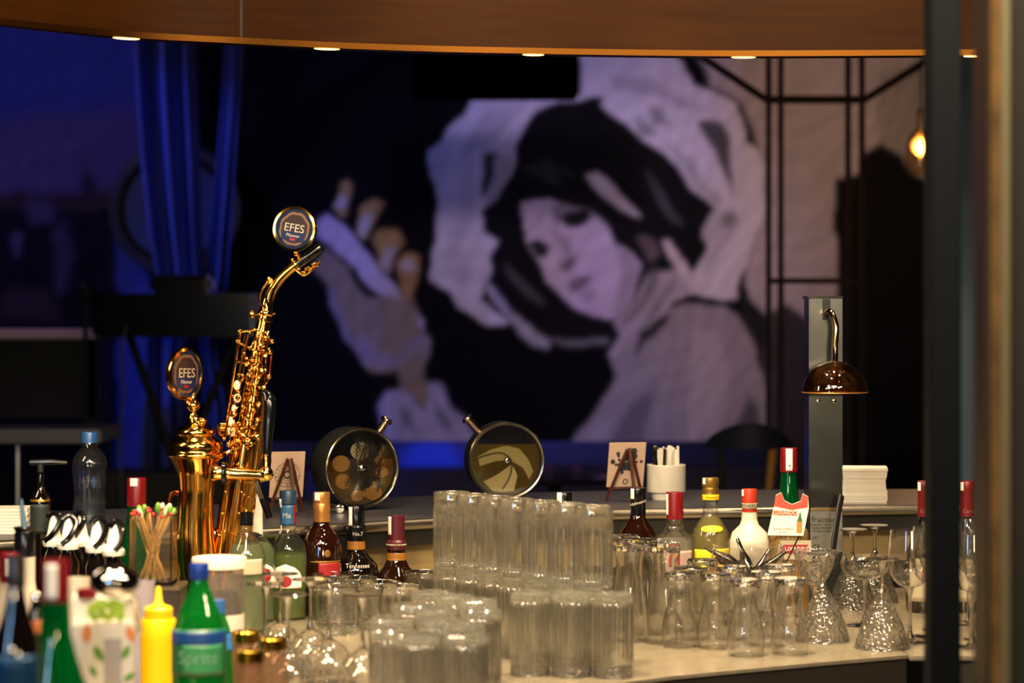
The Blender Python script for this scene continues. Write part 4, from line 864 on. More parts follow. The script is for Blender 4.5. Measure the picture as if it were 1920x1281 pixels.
# white cup with sugar sticks
Yk = 5.66; k = Yk / F; t = thing('cup', 'white ceramic cup holding sugar sticks on the ledge', 'cup', (X(1249, Yk), Yk, ZL))
def kz(py): return Z(py, Yk) - ZL
R = 36.5 * k
b = nb(); lathe(b, [(0, .0), (R * .72, 0), (R * .74, .008), (R * .78, .014), (R * .98, .018), (R, .022), (R, kz(872)), (R - .001, kz(871)), (R - .003, kz(871)), (R - .0035, kz(874)), (R - .0045, .025), (0, .02)], 56); obj('cup_body', b, mat('ceramic', '#e4dccb', .3), t)
random.seed(5)
stick_labels = {0: 'black sugar stick leaning at the left of the white cup', 1: 'white sugar stick packed in the white cup'}
proto = {}
for kind, m in ((0, mat('black_wrap', '#14110f', .5)), (1, PAPER)):
    b = nb(); box(b, (-.0042, -.0012, 0), (.0042, .0012, .088), bev=.0009); b2 = b; proto[kind] = (b2, m)
for i in range(40):
    kind = 0 if i < 4 else 1; a = random.random() * 6.28; rr = R * random.uniform(.1, .78)
    x_, y_ = rr * math.cos(a), rr * math.sin(a)
    if kind == 0: x_, y_ = -R * (.78 - .18 * i), R * random.uniform(-.4, .3)
    elif x_ < -R * .45: x_ = -x_
    b, m = proto[kind]
    if not isinstance(b, bpy.types.Object):
        o = obj('sugar_stick', b, m); proto[kind] = (o, m)
    else: o = b.copy(); C.objects.link(o)
    o.location = (t.location.x + x_ * .9, Yk + y_ * .9, ZL + .0255 + random.uniform(0, .012)); o.rotation_euler = (random.uniform(-.12, .12), random.uniform(-.12, .12), random.random() * 3)
    tag(o, stick_labels[kind], 'sugar stick', ['black sugar sticks in the cup', 'white sugar sticks in the cup'][kind])
# easels with cards
def easel(px, Y, w, hcard, label, rz, cardlabel, print_):
    k = Y / F; t = thing('easel', label, 'easel', (X(px, Y), Y, ZL), rz)
    hh = hcard * 1.12; lean = .28
    for s, nm in ((-1, 'leg'), (1, 'leg')):
        b = nb(); tube(b, [(s * w * .5, .022, .002), (s * w * .05, -.016, hh)], .0041, 4); obj(nm, b, WOOD, t)
    b = nb(); tube(b, [(.004, -.062, .002), (.0, -.020, hh * .98)], .0048, 4); obj('rear_leg', b, WOOD, t)
    b = nb(); box(b, (-w * .46, .0125, hh * .22), (w * .46, .0235, hh * .26), bev=.0008); obj('crossbar', b, WOOD, t)
    o = thing('card', cardlabel, 'card', t.location + Vector((0, 0, 0)), rz)
    Mx = Matrix.Translation((0, .0225, hh * .265)) @ Matrix.Rotation(.27, 4, 'X')
    b = nb(); box(b, (-w / 2, -.001, 0), (w / 2, .001, hcard), bev=.0005, M=Mx); obj('sheet', b, mat('card_paper', '#d8b8a0', .6), o)
    print_(o, Mx, w, hcard)
    return t
def print_floral(o, Mx, w, h):
    random.seed(9); b = nb()
    for i in range(46):
        a = random.random() * 2 * PI; r_ = random.uniform(.1, .42); x, z = w * r_ * math.cos(a) * .95, h * (.58 + r_ * .65 * math.sin(a)); s = random.uniform(.035, .085) * w
        for q in range(5): 
            aa = q * 1.256 + i; lathe(b, [(0, -.0001), (s * .5, -.0001), (s * .5, .0002), (0, .0002)], 8, ax=Mx @ Matrix.Translation((x + s * .6 * math.cos(aa), -.0013 - .00002 * q - .000011 * i, z + s * .6 * math.sin(aa))) @ Matrix.Rotation(PI / 2, 4, 'X'))
    obj('flower_print', b, mat('dark_grey_print', '#33343c', .7), o)
    b = nb(); lathe(b, [(w * .05, 0), (w * .075, 0), (w * .075, .0003), (w * .05, .0003)], 20, ax=Mx @ Matrix.Translation((0, -.0014, h * .12)) @ Matrix.Rotation(PI / 2, 4, 'X')); obj('badge_print', b, INK, o)
def print_round(o, Mx, w, h):
    b = nb()
    for r0, r1 in ((.37, .38), (.26, .27), (.17, .18), (.08, .12)):
        lathe(b, [(w * r0, 0), (w * r1, 0), (w * r1, .0003), (w * r0, .0003)], 40, ax=Mx @ Matrix.Translation((0, -.0014, h * .5)) @ Matrix.Rotation(PI / 2, 4, 'X'))
    obj('stamp_print', b, INK, o)
    s = 'ISTANBUL PIZZA BAR'
    for i, ch in enumerate(s):
        if ch == ' ': continue
        a = PI * .95 - 2 * PI * i / len(s)
        text(ch, w * .085, INK, o, M=Mx @ Matrix.Translation((w * .32 * math.cos(a), -.0014, h * .5 + w * .32 * math.sin(a))) @ Matrix.Rotation(-(a - PI / 2), 4, 'Y'))
easel(1176, 5.60, .088, .108, 'small brown wooden easel beside the white cup, seen from the open side', .22, 'pale card with a dark flower print on the right easel', print_floral)
easel(540, 5.28, .075, .105, 'small brown wooden easel behind the saxophone tap', .3, 'white card with a round black stamp on the left easel', print_round)
# infusion drums
def drum(px, cyp, Y, rpx, depth, rz, label, spout_ang, fill):
    k = Y / F; R = rpx * k; zc_ = R + .004
    t = thing('infusion_jar', label, 'jar', (X(px, Y), Y, ZL), rz)
    Mx = Matrix.Translation((0, 0, zc_)) @ Matrix.Rotation(PI / 2, 4, 'X')     # local z -> -y (towards the viewer)
    b = nb(); lathe(b, [(R * .92, 0), (R * .985, 0), (R, -.003), (R, -depth + .003), (R * .985, -depth), (R * .92, -depth), (R * .93, -.002)], 64, ax=Mx); obj('drum_band', b, mat('drum_steel', '#4a4844', .35, .8), t)
    b = nb(); tube(b, [(R * .975 * math.sin(a), -.001, zc_ + R * .975 * math.cos(a)) for a in np.linspace(0, 2 * PI, 65)], .0028, 8); obj('front_rim', b, mat('rim_steel', '#b0a48e', .2, 1), t)
    b = nb(); lathe(b, [(0, -.002), (R * .95, -.002), (R * .95, -.0035), (0, -.0035)], 64, ax=Mx); obj('front_glass', b, GL, t)
    b = nb(); lathe(b, [(0, -depth + .004), (R * .95, -depth + .004), (R * .95, -depth + .006), (0, -depth + .006)], 64, ax=Mx); obj('rear_glass', b, glassy('smoky_glass', (.55, .5, .42), .9), t)
    a = math.radians(spout_ang); d = Vector((math.sin(a), 0, math.cos(a)))
    p0 = Vector((0, depth / 2, zc_)) + d * R * .97
    b = nb(); Ms = between(p0, p0 + d); lathe(b, [(.009, 0), (.0085, .038), (.0135, .040), (.014, .044), (.0125, .047), (0, .047)], 20, ax=Ms); obj('spout', b, mat('spout_steel', '#c0a890', .2, 1), t)
    b = nb(); lathe(b, [(0, 0), (.007, 0), (.007, .006), (.0045, .009), (0, .010)], 16, ax=Mx @ Matrix.Translation((0, 0, -.001))); obj('knob', b, CHROME, t)
    b = nb(); lv = fill[0] * R
    pts = [(R * .9 * math.sin(q), zc_ + R * .9 * math.cos(q)) for q in np.linspace(math.acos(max(-1, min(1, lv / (R * .9)))), 2 * PI - math.acos(max(-1, min(1, lv / (R * .9)))), 40)]
    prism(b, pts, .008, depth - .008); obj('liquid', b, fill[1], t)
    b = nb(); box(b, (-.018, .01, 0), (.018, depth - .01, .006), bev=.002); obj('foot', b, BLACKM, t)
    return t, zc_, R
AMB = glassy('amber_infusion', (.48, .30, .06), .85, haze=.6, hazecol=(.24, .125, .008), boost=.6)
t, zc_, R = drum(679, 880, 5.33, 76, .075, math.radians(30), 'round infusion jar with citrus slices and rosemary, left of the pair', 38, (.2, AMB))
LEM = mat('citrus_slice', '#8a5e1c', .5, noise=((90, 90, 90), '#a87a30', .35, .7)); LEMP = mat('citrus_pith', '#a89a70', .5, noise=((90, 90, 90), '#b8ac88', .35, .7)); ROS = mat('rosemary', '#1c1a0c', .7)
random.seed(3)
for x, z, r_ in [(-.02, .42, .27), (-.55, .12, .24), (.55, -.12, .21), (-.5, -.32, .2), (.32, -.62, .26), (-.1, -.68, .18), (.5, .18, .13)]:
    Mx = Matrix.Translation((x * R, .0065, zc_ + z * R)) @ Matrix.Rotation(PI / 2 + random.uniform(-.1, .1), 4, 'X') @ Matrix.Diagonal((1, random.uniform(.6, 1), 1, 1))
    b = nb(); rr = r_ * R; lathe(b, [(0, 0), (rr * .86, 0), (rr, .0), (rr, .0018), (0, .0018)], 24, ax=Mx); o = obj('citrus_slice', b, LEM if z < .2 else LEMP, t)
for i in range(20):
    x, z = random.uniform(-.85, .85) * R, random.uniform(-.8, .3) * R; a = random.uniform(-.6, .6); b = nb(); L = random.uniform(.5, .8) * R; yy = .0035 + i * .00012
    p, q = Vector((x * .7, yy, zc_ + z * .8)), Vector((x * .7 + L * math.sin(a), yy, zc_ + z * .8 + L * math.cos(a)))
    if (Vector((q.x, 0, q.z - zc_))).length > R * .85: q = p + (q - p) * .5
    tube(b, [p, q], .0014, 5)
    for j in range(17):
        c_ = p.lerp(q, j / 17); s = 1 if j % 2 else -1; a2 = a + s * .8; tube(b, [c_, c_ + Vector((math.sin(a2), 0, math.cos(a2))) * .013], [.0012, .0005], 4)
    obj('rosemary_sprig', b, ROS, t)
t2, zc2, R2 = drum(950, 868, 5.62, 72, .075, math.radians(10), 'round infusion jar with pale peel in amber liquid, right of the pair', -42, (.42, glassy('olive_infusion', (.60, .48, .18), .85, haze=.6, hazecol=(.26, .18, .03), boost=.6)))
b = nb(); prism(b, [(R2 * x, zc2 + R2 * z) for x, z in [(-.75, .1), (-.4, .28), (0, .38), (.35, .3), (.6, .0), (.72, -.3), (.6, -.5), (.45, -.2), (.1, 0), (-.3, -.02), (-.7, -.15)]], .0062, .0072); obj('peel', b, mat('pale_peel', '#a09050', .5), t2)
b = nb(); prism(b, [(R2 * x, zc2 + R2 * z) for x, z in [(-.6, -.55), (-.2, -.35), (.15, -.1), (.3, -.4), (.2, -.8), (-.1, -.83), (-.35, -.8)]], .0056, .0061); obj('peel', b, mat('pale_peel2', '#b5a368', .5), t2)
b = nb(); tube(b, smooth_path([(R2 * -.8, .005, zc2 + .05 * R2), (R2 * -.2, .005, zc2 + .2 * R2), (R2 * .12, .005, zc2 + .0 * R2), (R2 * .1, .005, zc2 - .4 * R2), (-R2 * .1, .005, zc2 - .75 * R2)]), .0022, 6); obj('peel_edge', b, mat('olive_dark', '#4a3c10', .5), t2)
t = thing('tap_knob', 'small chrome spigot lying on the ledge at the foot of the left infusion jar', 'spigot', P(634, 958, 5.26).xy.to_3d() + Vector((0, 0, ZL)))
b = nb(); lathe(b, [(0, 0), (.009, 0), (.010, .002), (.010, .012), (0, .014)], 18, ax=Matrix.Translation((.004, -.005, .011)) @ Matrix.Rotation(PI / 2, 4, 'X')); obj('knob', b, CHROME, t)
b = nb(); tube(b, [(-.03, .005, .008), (.004, .0, .010)], .005, 10); obj('stem', b, CHROME, t)
# water bottle on the ledge
WB = glassy('pet_plastic', (.93, .95, .98), .75, haze=.01, boost=1.6)
bottle('water_bottle', 'clear water bottle with a blue cap on the ledge at left', 168, 5.0, [(13, 828), (14, 838), (24, 848), (31, 860), (33, 875), (31, 905), (29, 925), (31, 945), (32, 975)], WB,
       [(14, 810), (15, 812), (14.5, 828), (15, 830)], mat('sky_cap', '#2a5a9a', .3), z0=ZL, liquid=(866, glassy('water', (.86, .92, .98), .5, ior=1.33, boost=1)))
# dark bottle with lever pourer
t = bottle('pourer_bottle', 'dark bottle topped with a long horizontal spout, left of the water bottle', 76, 4.55, [(6, 885), (7, 915), (10, 922), (17, 932), (19, 942), (19, 1000), (20, 1060)], BLACKG, [(6, 866), (6, 885)], BLACKM, patches=[('label', 945, 1000, -60, 60, mat('dark_label', '#1a2420', .6), .0008), ('gold_band', 936, 940, -80, 80, GOLDC, .0008)])
k = 4.55 / F; b = nb(); tube(b, [(-20 * k, 0, Z(867, 4.55) - ZC), (20 * k, 0, Z(866, 4.55) - ZC), (50 * k, 0, Z(868, 4.55) - ZC)], [.006, .006, .003], 10); obj('spout', b, SPN, t)
# green bottle with red cap by the skewers
bottle('spirit_bottle', 'green bottle with a plain red cap behind the skewer glass', 256, 4.66, [(17, 948), (18, 962), (20, 980), (30, 1010), (34, 1040)], GREENG, [(17, 896), (18, 898), (18, 949)], REDC, strip=(896, 911, -8, 22))
# white napkin pile far left
t = thing('napkin_stack', 'small pile of white napkins on the ledge at the far left', 'napkins', (X(14, 4.78), 4.78, ZL), .1)
for i in range(8):
    b = nb(); box(b, (-.06 + .002 * (i % 3), -.05, i * .0062), (.045 - .002 * (i % 2), .05, i * .0062 + .006), bev=.001); obj('napkin', b, PAPER, t)
t = thing('napkin_stack', 'low pile of white paper squares just left of the flip-top bottles', 'napkins', (X(96, 4.72), 4.72, ZL), 0)
for i in range(3):
    b = nb(); box(b, (-.025, -.02, i * .004), (.006, .02, i * .004 + .0038), bev=.0006); obj('napkin', b, PAPER, t)
# ------------------------------------------------------------------ saxophone beer tap
Ys = 4.70; k = Ys / F
t = thing('beer_tap', 'gold saxophone-shaped beer tap with round badges', 'beer tap', (X(430, Ys), Ys, ZC))
def S(px, py, dy=0): return Vector(((px - 430) * k, dy, Z(py, Ys) - ZC))
GOLD = BRASS
# bell tube and bow
b = nb(); tube(b, smooth_path([S(366, 855), S(368, 885), S(368, 920), S(366, 970), S(366, 1020), S(370, 1070), S(385, 1115), S(405, 1125), S(420, 1095), S(428, 1050)]),
     [v * k for v in np.interp(np.arange(55), [0, 6, 12, 18, 24, 30, 36, 42, 48, 54], [48, 36, 33, 34, 37, 39, 36, 33, 33, 34])], 28); obj('bell', b, GOLD, t, sharp=60)
b = nb(); Mx = Matrix.Translation(S(367, 853)); lathe(b, [(q * k, z_ * k) for q, z_ in [(0, -3), (50, -5), (55, -2), (55, 2), (51, 5), (49, 9), (51, 14), (50, 21), (45, 28), (37, 33), (35, 36), (37, 40), (36, 46), (30, 52), (20, 57), (15, 62), (13, 70), (0, 72)]], 48, ax=Mx); obj('lid', b, GOLD, t, sharp=60)
b = nb(); Mx = Matrix.Translation(S(362, 785)); lathe(b, [(0, 0), (11 * k, 0), (7 * k, 8 * k), (6 * k, 14 * k), (13 * k, 20 * k), (14 * k, 26 * k), (10 * k, 32 * k), (5 * k, 36 * k), (5 * k, 44 * k), (0, 46 * k)], 24, ax=Mx); ball(b, S(382, 790, -.01), 7 * k); obj('finial', b, GOLD, t, sharp=60)
# body tube
body = [(428, 1055, 34), (436, 1000, 34), (446, 930, 33), (455, 870, 31), (463, 810, 28), (470, 760, 25), (477, 710, 21), (484, 660, 17), (490, 622, 14.5), (494, 600, 13), (497, 584, 12)]
b = nb(); tube(b, [S(x, y, .02) for x, y, r_ in body], [r_ * k for x, y, r_ in body], 28); obj('body_tube', b, GOLD, t, sharp=60)
b = nb()
for py in (600, 640, 820, 900, 1000):
    x_ = float(np.interp(py, [q[1] for q in body][::-1], [q[0] for q in body][::-1])); r_ = float(np.interp(py, [q[1] for q in body][::-1], [q[2] for q in body][::-1]))
    b = nb(); lathe(b, [(r_ * k, -.003), ((r_ + 2.5) * k, -.002), ((r_ + 2.5) * k, .002), (r_ * k, .003)], 28, ax=between(S(x_, py, .02), S(x_ + 2.2, py - 12, .02))); obj('tube_ring', b, GOLD, t)
# neck and mouthpiece
neck = smooth_path([S(497, 586, .02), S(500, 565, .02), S(510, 540, .02), S(530, 515, .02), S(556, 494, .02)])
b = nb(); tube(b, neck, [v * k for v in np.linspace(12, 9, len(neck))], 20); lathe(b, [(12 * k, 0), (14.5 * k, 2 * k), (14.5 * k, 8 * k), (12 * k, 10 * k)], 24, ax=between(S(495, 592, .02), S(498, 580, .02))); obj('neck', b, GOLD, t, sharp=60)
b = nb(); tube(b, smooth_path([S(497, 577, 0), S(488, 566, -.005), S(490, 548, -.01), S(504, 528, -.01)]), 2.6 * k, 8); tube(b, smooth_path([S(504, 574, -.01), S(500, 555, -.015), S(510, 538, -.015)]), 2 * k, 8); lathe(b, [(0, -2 * k), (7 * k, -2 * k), (7 * k, 2 * k), (0, 2 * k)], 16, ax=between(S(505, 526, -.006), S(512, 540, -.02))); obj('octave_key', b, GOLD, t)
b = nb(); Mx = between(S(550, 499, .02), S(603, 461, .02)); L = (S(603, 461) - S(550, 499)).length
lathe(b, [(0, 0), (10 * k, 0), (11 * k, L * .1), (11.5 * k, L * .8), (10 * k, L * .95), (6 * k, L), (0, L)], 24, ax=Mx); obj('mouthpiece', b, BLACK, t)
b = nb(); lathe(b, [(11 * k, L * .02), (13 * k, L * .03), (13 * k, L * .1), (11 * k, L * .11)], 24, ax=Mx)
random.seed(8)
for i in range(9): ball(b, S(566 + i * 4.1, 512 - i * 2.6 + 3 * math.sin(i * 2), -.004), (3.4 + (i % 2)) * k, n=8)
tube(b, smooth_path([S(555, 508, 0), S(570, 516, 0), S(590, 502, 0), S(599, 492, 0)]), 2.6 * k, 8); obj('ligature', b, GOLD, t)
# thumb screw
b = nb(); ball(b, S(472, 590, .01), 8 * k, s=(.7, .6, 1)); tube(b, [S(474, 590, .01), S(494, 589, .02), S(514, 588, .02)], 2.4 * k, 8); obj('thumb_screw', b, GOLD, t)
def along(u, off=0, dy=-.02):      # u 0 (low) - 1 (top) along the tube
    py = 1050 - u * 440
    x_ = float(np.interp(py, [q[1] for q in body][::-1], [q[0] for q in body][::-1])); r_ = float(np.interp(py, [q[1] for q in body][::-1], [q[2] for q in body][::-1]))
    return S(x_ + off * r_ / 20, py, dy - r_ * k * .6)
# long key rods
for off, u0, u1, rr in ((-26, .52, .97, 2.2), (-19, .50, .86, 1.6), (-8, .55, .98, 1.6), (4, .52, .9, 1.8), (14, .58, .97, 1.5), (22, .60, .95, 1.6), (-12, .02, .48, 2), (6, .02, .48, 2.2)):
    b = nb(); tube(b, [along(u0, off), along((u0 + u1) / 2, off), along(u1, off)], rr * k, 8)
    for j in range(6): ball(b, along(u0 + (u1 - u0) * j / 5, off), 3.4 * k, n=8)
    obj('key_rod', b, GOLD, t)
# key cups, posts and levers
random.seed(12)
for i in range(34):
    u = .50 + .47 * i / 34; off = [10, -6, 18, 0, -16][i % 5] + random.uniform(-3, 3); b = nb(); r_ = random.uniform(4, 7.5) * (1.1 - u * .5)
    Mx = Matrix.Translation(along(u, off, -.026)) @ Matrix.Rotation(PI / 2 + random.uniform(-.5, .5), 4, 'X') @ Matrix.Rotation(random.uniform(-.5, .5), 4, 'Y')
    lathe(b, [(0, 0), (r_ * k, 0), (r_ * k, 2.5 * k), (r_ * .6 * k, 4.5 * k), (0, 4 * k)], 14, ax=Mx); tube(b, [along(u, off, -.024), along(u + .03, off + random.uniform(-9, 9), -.012)], 1.6 * k, 6)
    obj('key_cup', b, GOLD, t)
for px, py, a, c_ in [(448, 722, 6.5, 9.5), (449, 746, 7, 8.5), (443, 765, 5.5, 7), (437, 789, 7, 9), (438, 808, 7, 9)]:
    b = nb(); ball(b, S(px, py, -.035), 1 * k, n=16, s=(a, 4, c_)); obj('pearl_key', b, PEARL, t)
b = nb()   # left key guard frame
for p_, q_ in (((452, 622), (426, 790)), ((462, 628), (436, 795)), ((452, 622), (480, 618)), ((447, 678), (480, 682)), ((444, 640), (470, 652))):
    tube(b, [S(*p_, -.02), S(*q_, -.02)], 2.6 * k, 8)
for q_ in ((452, 622), (448, 640), (508, 660), (512, 640), (506, 706)): ball(b, S(*q_, -.02), 5 * k, n=10)
tube(b, [S(512, 655, -.01), S(507, 705, -.01)], 2.2 * k, 8); obj('key_guard', b, GOLD, t)
b = nb(); tube(b, [S(468 + 14 * math.cos(a), 808 + 9 * math.sin(a), -.03) for a in np.linspace(0, 2 * PI, 25)], 3.2 * k, 8); lathe(b, [(0, -4 * k), (16 * k, -4 * k), (17 * k, 0), (16 * k, 5 * k), (0, 5 * k)], 24, ax=Matrix.Translation(S(466, 828, -.02))); obj('strap_ring', b, GOLD, t)
b = nb(); tube(b, smooth_path([S(410, 800, 0), S(420, 815, -.02), S(435, 808, -.03), S(445, 822, -.03), S(430, 835, -.03)]), 5 * k, 8); tube(b, smooth_path([S(395, 870, 0), S(425, 850, -.03), S(448, 838, -.02)]), 4 * k, 8)
for i in range(12): ball(b, S(420 + 5 * (i % 6), 795 + 8 * (i // 6), -.03), 4.5 * k, n=8)
obj('brace', b, GOLD, t)
# tap
b = nb(); lathe(b, [(0, 0), (15 * k, 0), (16 * k, 6 * k), (13 * k, 12 * k), (11 * k, 40 * k), (10 * k, 80 * k), (12 * k, 96 * k), (10 * k, 108 * k), (4 * k, 114 * k), (0, 116 * k)], 24, ax=between(S(404, 884, -.045), S(504, 888, -.055))); ball(b, S(504, 885, -.055), 14 * k); obj('tap_barrel', b, mat('pale_gold', '#e8c070', .12, 1), t)
b = nb(); lathe(b, [(0, -2 * k), (21 * k, -2 * k), (21 * k, 4 * k), (17 * k, 8 * k), (0, 8 * k)], 24, ax=between(S(424, 885, -.045), S(430, 885, -.045))); obj('tap_collar', b, BLACK, t)
b = nb(); tube(b, [S(488, 900, -.055), S(500, 935, -.06)], [9 * k, 6.5 * k], 16); obj('nozzle', b, CHROME, t)
b = nb(); tube(b, [S(499, 930, -.06), S(511, 967, -.06)], [8 * k, 6.5 * k], 16); obj('nozzle_tip', b, BLACK, t)
b = nb(); tube(b, smooth_path([S(505, 850, -.05), S(507, 800, -.045), S(509, 765, -.04), S(506, 745, -.035), S(498, 734, -.03)]), [v * k for v in np.interp(np.arange(25), [0, 8, 16, 24], [8.5, 12, 13, 8])], 20); obj('lever_handle', b, BLACK, t)
b = nb(); lathe(b, [(0, 0), (11 * k, 0), (8 * k, 8 * k), (10 * k, 26 * k), (8 * k, 36 * k), (0, 36 * k)], 20, ax=Matrix.Translation(S(504, 885, -.05))); obj('ferrule', b, GOLD, t)
b = nb(); tube(b, [S(325 + 13 * math.cos(a), 945 + 20 * math.sin(a), .03) for a in np.linspace(0, 2 * PI, 25)], 5 * k, 10); tube(b, [S(332, 945, .03), S(352, 950, .03)], 5 * k, 8); obj('side_ring', b, mat('copper_ring', '#b06a38', .2, 1), t)
b = nb(); tube(b, [S(470 + 9 * math.cos(a), 945 + 16 * math.sin(a), -.02) for a in np.linspace(0, 2 * PI, 25)], 2.5 * k, 8); tube(b, [S(478, 955, -.02), S(462, 980, -.02)], 2 * k, 8); obj('thumb_hook', b, GOLD, t)
b = nb(); tube(b, smooth_path([S(478, 1000, .01), S(470, 1040, .01), S(460, 1060, .01)]), 8 * k, 12); obj('hose', b, BLACKM, t)
# badges
def badge(cx_, cy_, a, yaw, roll, parent):
    R = a * k; Mb = Matrix.Translation(S(cx_, cy_, -.01)) @ Matrix.Rotation(roll, 4, 'Y') @ Matrix.Rotation(yaw, 4, 'Z') @ Matrix.Rotation(PI / 2, 4, 'X')
    b = nb(); lathe(b, [(R * .86, -.004), (R * .98, -.005), (R, 0), (R * .98, .005), (R * .88, .006), (R * .86, .002)], 48, ax=Mb); o = obj('badge_rim', b, GOLD, parent)
    b = nb(); lathe(b, [(0, -.003), (R * .87, -.003), (R * .87, .003), (0, .003)], 48, ax=Mb); f = obj('badge_face', b, mat('badge_blue', '#0c1c40', .25, coat=.5), parent)
    def sc(r0, m, z0, nm, w_=.06, sx=.82):
        pts = []
        for i in range(72):
            q = 2 * PI * i / 72; rr = R * r0 * (1 + w_ * abs(math.sin(q * 4))); pts.append((rr * sx * math.cos(q), rr * .86 * math.sin(q)))
        bb = nb(); M2 = Mb @ Matrix.Rotation(-PI / 2, 4, 'X'); prism(bb, pts, -z0, -.002, M=M2); obj(nm, bb, m, f)
    sc(.82, mat('badge_tan', '#7a5a40', .35, .3), .0036, 'badge_border'); sc(.70, mat('badge_dark', '#2a1d22', .3), .0042, 'badge_field'); 
    M2 = Mb @ Matrix.Rotation(-PI / 2, 4, 'X')
    bb = nb(); prism(bb, [(-R * .6, -R * .12), (R * .6, -R * .12), (R * .5, -R * .5), (0, -R * .62), (-R * .5, -R * .5)], -.0046, -.003, M=M2); obj('badge_field', bb, mat('badge_navy', '#121f4a', .3), f)
    text('EFES', R * .5, mat('silver_letter', '#c8c0b4', .3, .3), f, M=M2 @ Matrix.Translation((0, -.005, R * .02)))
    text('Pilsener', R * .2, MATS['silver_letter'], f, M=M2 @ Matrix.Translation((0, -.005, -R * .3)))
    bb = nb(); prism(bb, [(-R * .13, -R * .52), (R * .13, -R * .52), (R * .13, -R * .42), (-R * .13, -R * .42)], -.0050, -.004, M=M2); obj('badge_ribbon', bb, MATS['red_label'], f)
    return o
badge(554, 430, 43, math.radians(-16), math.radians(10), t)
badge(348, 701, 50, math.radians(58), math.radians(2), t)
b = nb(); ball(b, S(556, 475, -.005), 6 * k); tube(b, [S(556, 471, -.005), S(562, 486, .01)], 4 * k, 8); ball(b, S(548, 487, .0), 4 * k); tube(b, [S(352, 750, -.008), S(360, 768, 0)], 5 * k, 10); obj('badge_stem', b, GOLD, t)

# ------------------------------------------------------------------ left foreground
bottle('soda_bottle', 'green plastic soda bottle with a blue cap and blue-green label', 374, 3.4, [(15, 1085), (17, 1096), (24, 1116), (38, 1148), (47, 1172), (50, 1185), (51, 1200), (51, 1262), (52, 1300)],
       glassy('green_pet', (.06, .62, .14), .85, haze=.35, hazecol=(.01, .30, .05), boost=1.6), [(17, 1056), (18, 1058), (18, 1084), (17, 1086)], mat('cap_blue', '#12307e', .3), liquid=(1150, liq('soda', (.2, .6, .2), .3)),
       patches=[('label', 1176, 1262, -88, 88, mat('label_green', '#0a5a34', .35), .0008), ('label_band', 1180, 1204, -88, 88, mat('label_blue', '#153a78', .35), .0012), ('label_window', 1204, 1258, -30, 60, mat('label_pale', '#2f7a50', .35), .0012)], texts=[('Sprite', 1228, 34, mat('label_letter', '#8fc0a8', .4), 5)])
bottle('soda_bottle', 'second green soda bottle with a blue label edge, behind the front one', 408, 3.62, [(14, 1150), (17, 1160), (24, 1180), (27, 1210), (30, 1281)], MATS['green_pet'], [(14, 1125), (15, 1150)], mat('cap_blue2', '#2a5a9a', .3), patches=[('label', 1188, 1218, -60, 80, mat('bright_blue', '#2a78c0', .4), .001)])
bottle('squeeze_bottle', 'yellow plastic squeeze bottle with a pointed nozzle', 297, 3.7, [(31, 1160), (33, 1164), (33.5, 1200), (33, 1281)], mat('yellow_plastic', '#e8b408', .35), [(3.5, 1100), (5, 1103), (8, 1128), (12, 1134), (24, 1138), (27, 1142), (27, 1156), (26, 1160)], MATS['yellow_plastic'])
# lidded jar of dark cherries
Yj = 3.95; k = Yj / F; t = thing('jar', 'clear plastic jar with white lid and dark contents behind the soda bottle', 'jar', (X(411, Yj), Yj, ZC))
def jz(py): return Z(py, Yj) - ZC
b = nb(); R = 46 * k; lathe(b, [(0, 0), (R * .9, 0), (R * .94, .004), (R, jz(1062)), (R - .002, jz(1062)), (R * .9, .006), (0, .004)], 44); obj('jar_body', b, glassy('jar_plastic', (.92, .86, .82), .9, haze=.08, boost=1.2), t)
b = nb(); R = 51 * k; lathe(b, [(0, jz(1049)), (R * .8, jz(1048)), (R * .9, jz(1045)), (R * .98, jz(1045)), (R, jz(1048)), (R, jz(1064)), (R * .9, jz(1064)), (0, jz(1062))], 48); obj('lid', b, mat('cream_lid', '#e0d2ba', .4), t)
b = nb(); R = 42 * k; lathe(b, [(0, .006), (R * .93, .006), (R * .97, jz(1140)), (R * .8, jz(1110)), (0, jz(1118))], 40); obj('contents', b, mat('dark_cherries', '#2a0c0a', .3, bump=((200, 200, 200), .8, .004)), t)
b = nb(); R = 47 * k; lathe(b, [(R, jz(1180)), (R * 1.0, jz(1150)), (R * .99, jz(1150)), (R * .99, jz(1180))], 40); obj('label', b, mat('jar_label', '#c9bfb2', .6), t)
# gold-lidded small bottles
g0 = None
for px, Y, py, lab in [(512, 3.58, 1196, 'small gold-lidded bottle beside the upturned martini glasses'), (470, 3.45, 1216, 'small gold-lidded bottle right of the soda bottle'), (462, 3.66, 1196, 'small gold-lidded bottle behind the front one')]:
    if g0 is None:
        g0 = thing('small_bottle', lab, 'bottle', (X(px, Y), Y, ZC), 0, 'small gold-lidded bottles'); h = Z(py, Y) - ZC
        b = nb(); lathe(b, [(0, 0), (.022, 0), (.023, .004), (.023, h - .04), (.018, h - .022), (.018, h - .016), (0, h - .016)], 32); obj('bottle_body', b, glassy('juice_glass', (.75, .6, .5), .9, haze=.2, hazecol=(.5, .35, .25)), g0)
        b = nb(); lathe(b, [(0, h), (.019, h), (.021, h - .002), (.021, h - .016), (0, h - .016)], 36); obj('lid', b, mat('gold_lid', '#b08a2c', .2, 1), g0)
    else: dup(g0, (X(px, Y), Y, ZC), lab)
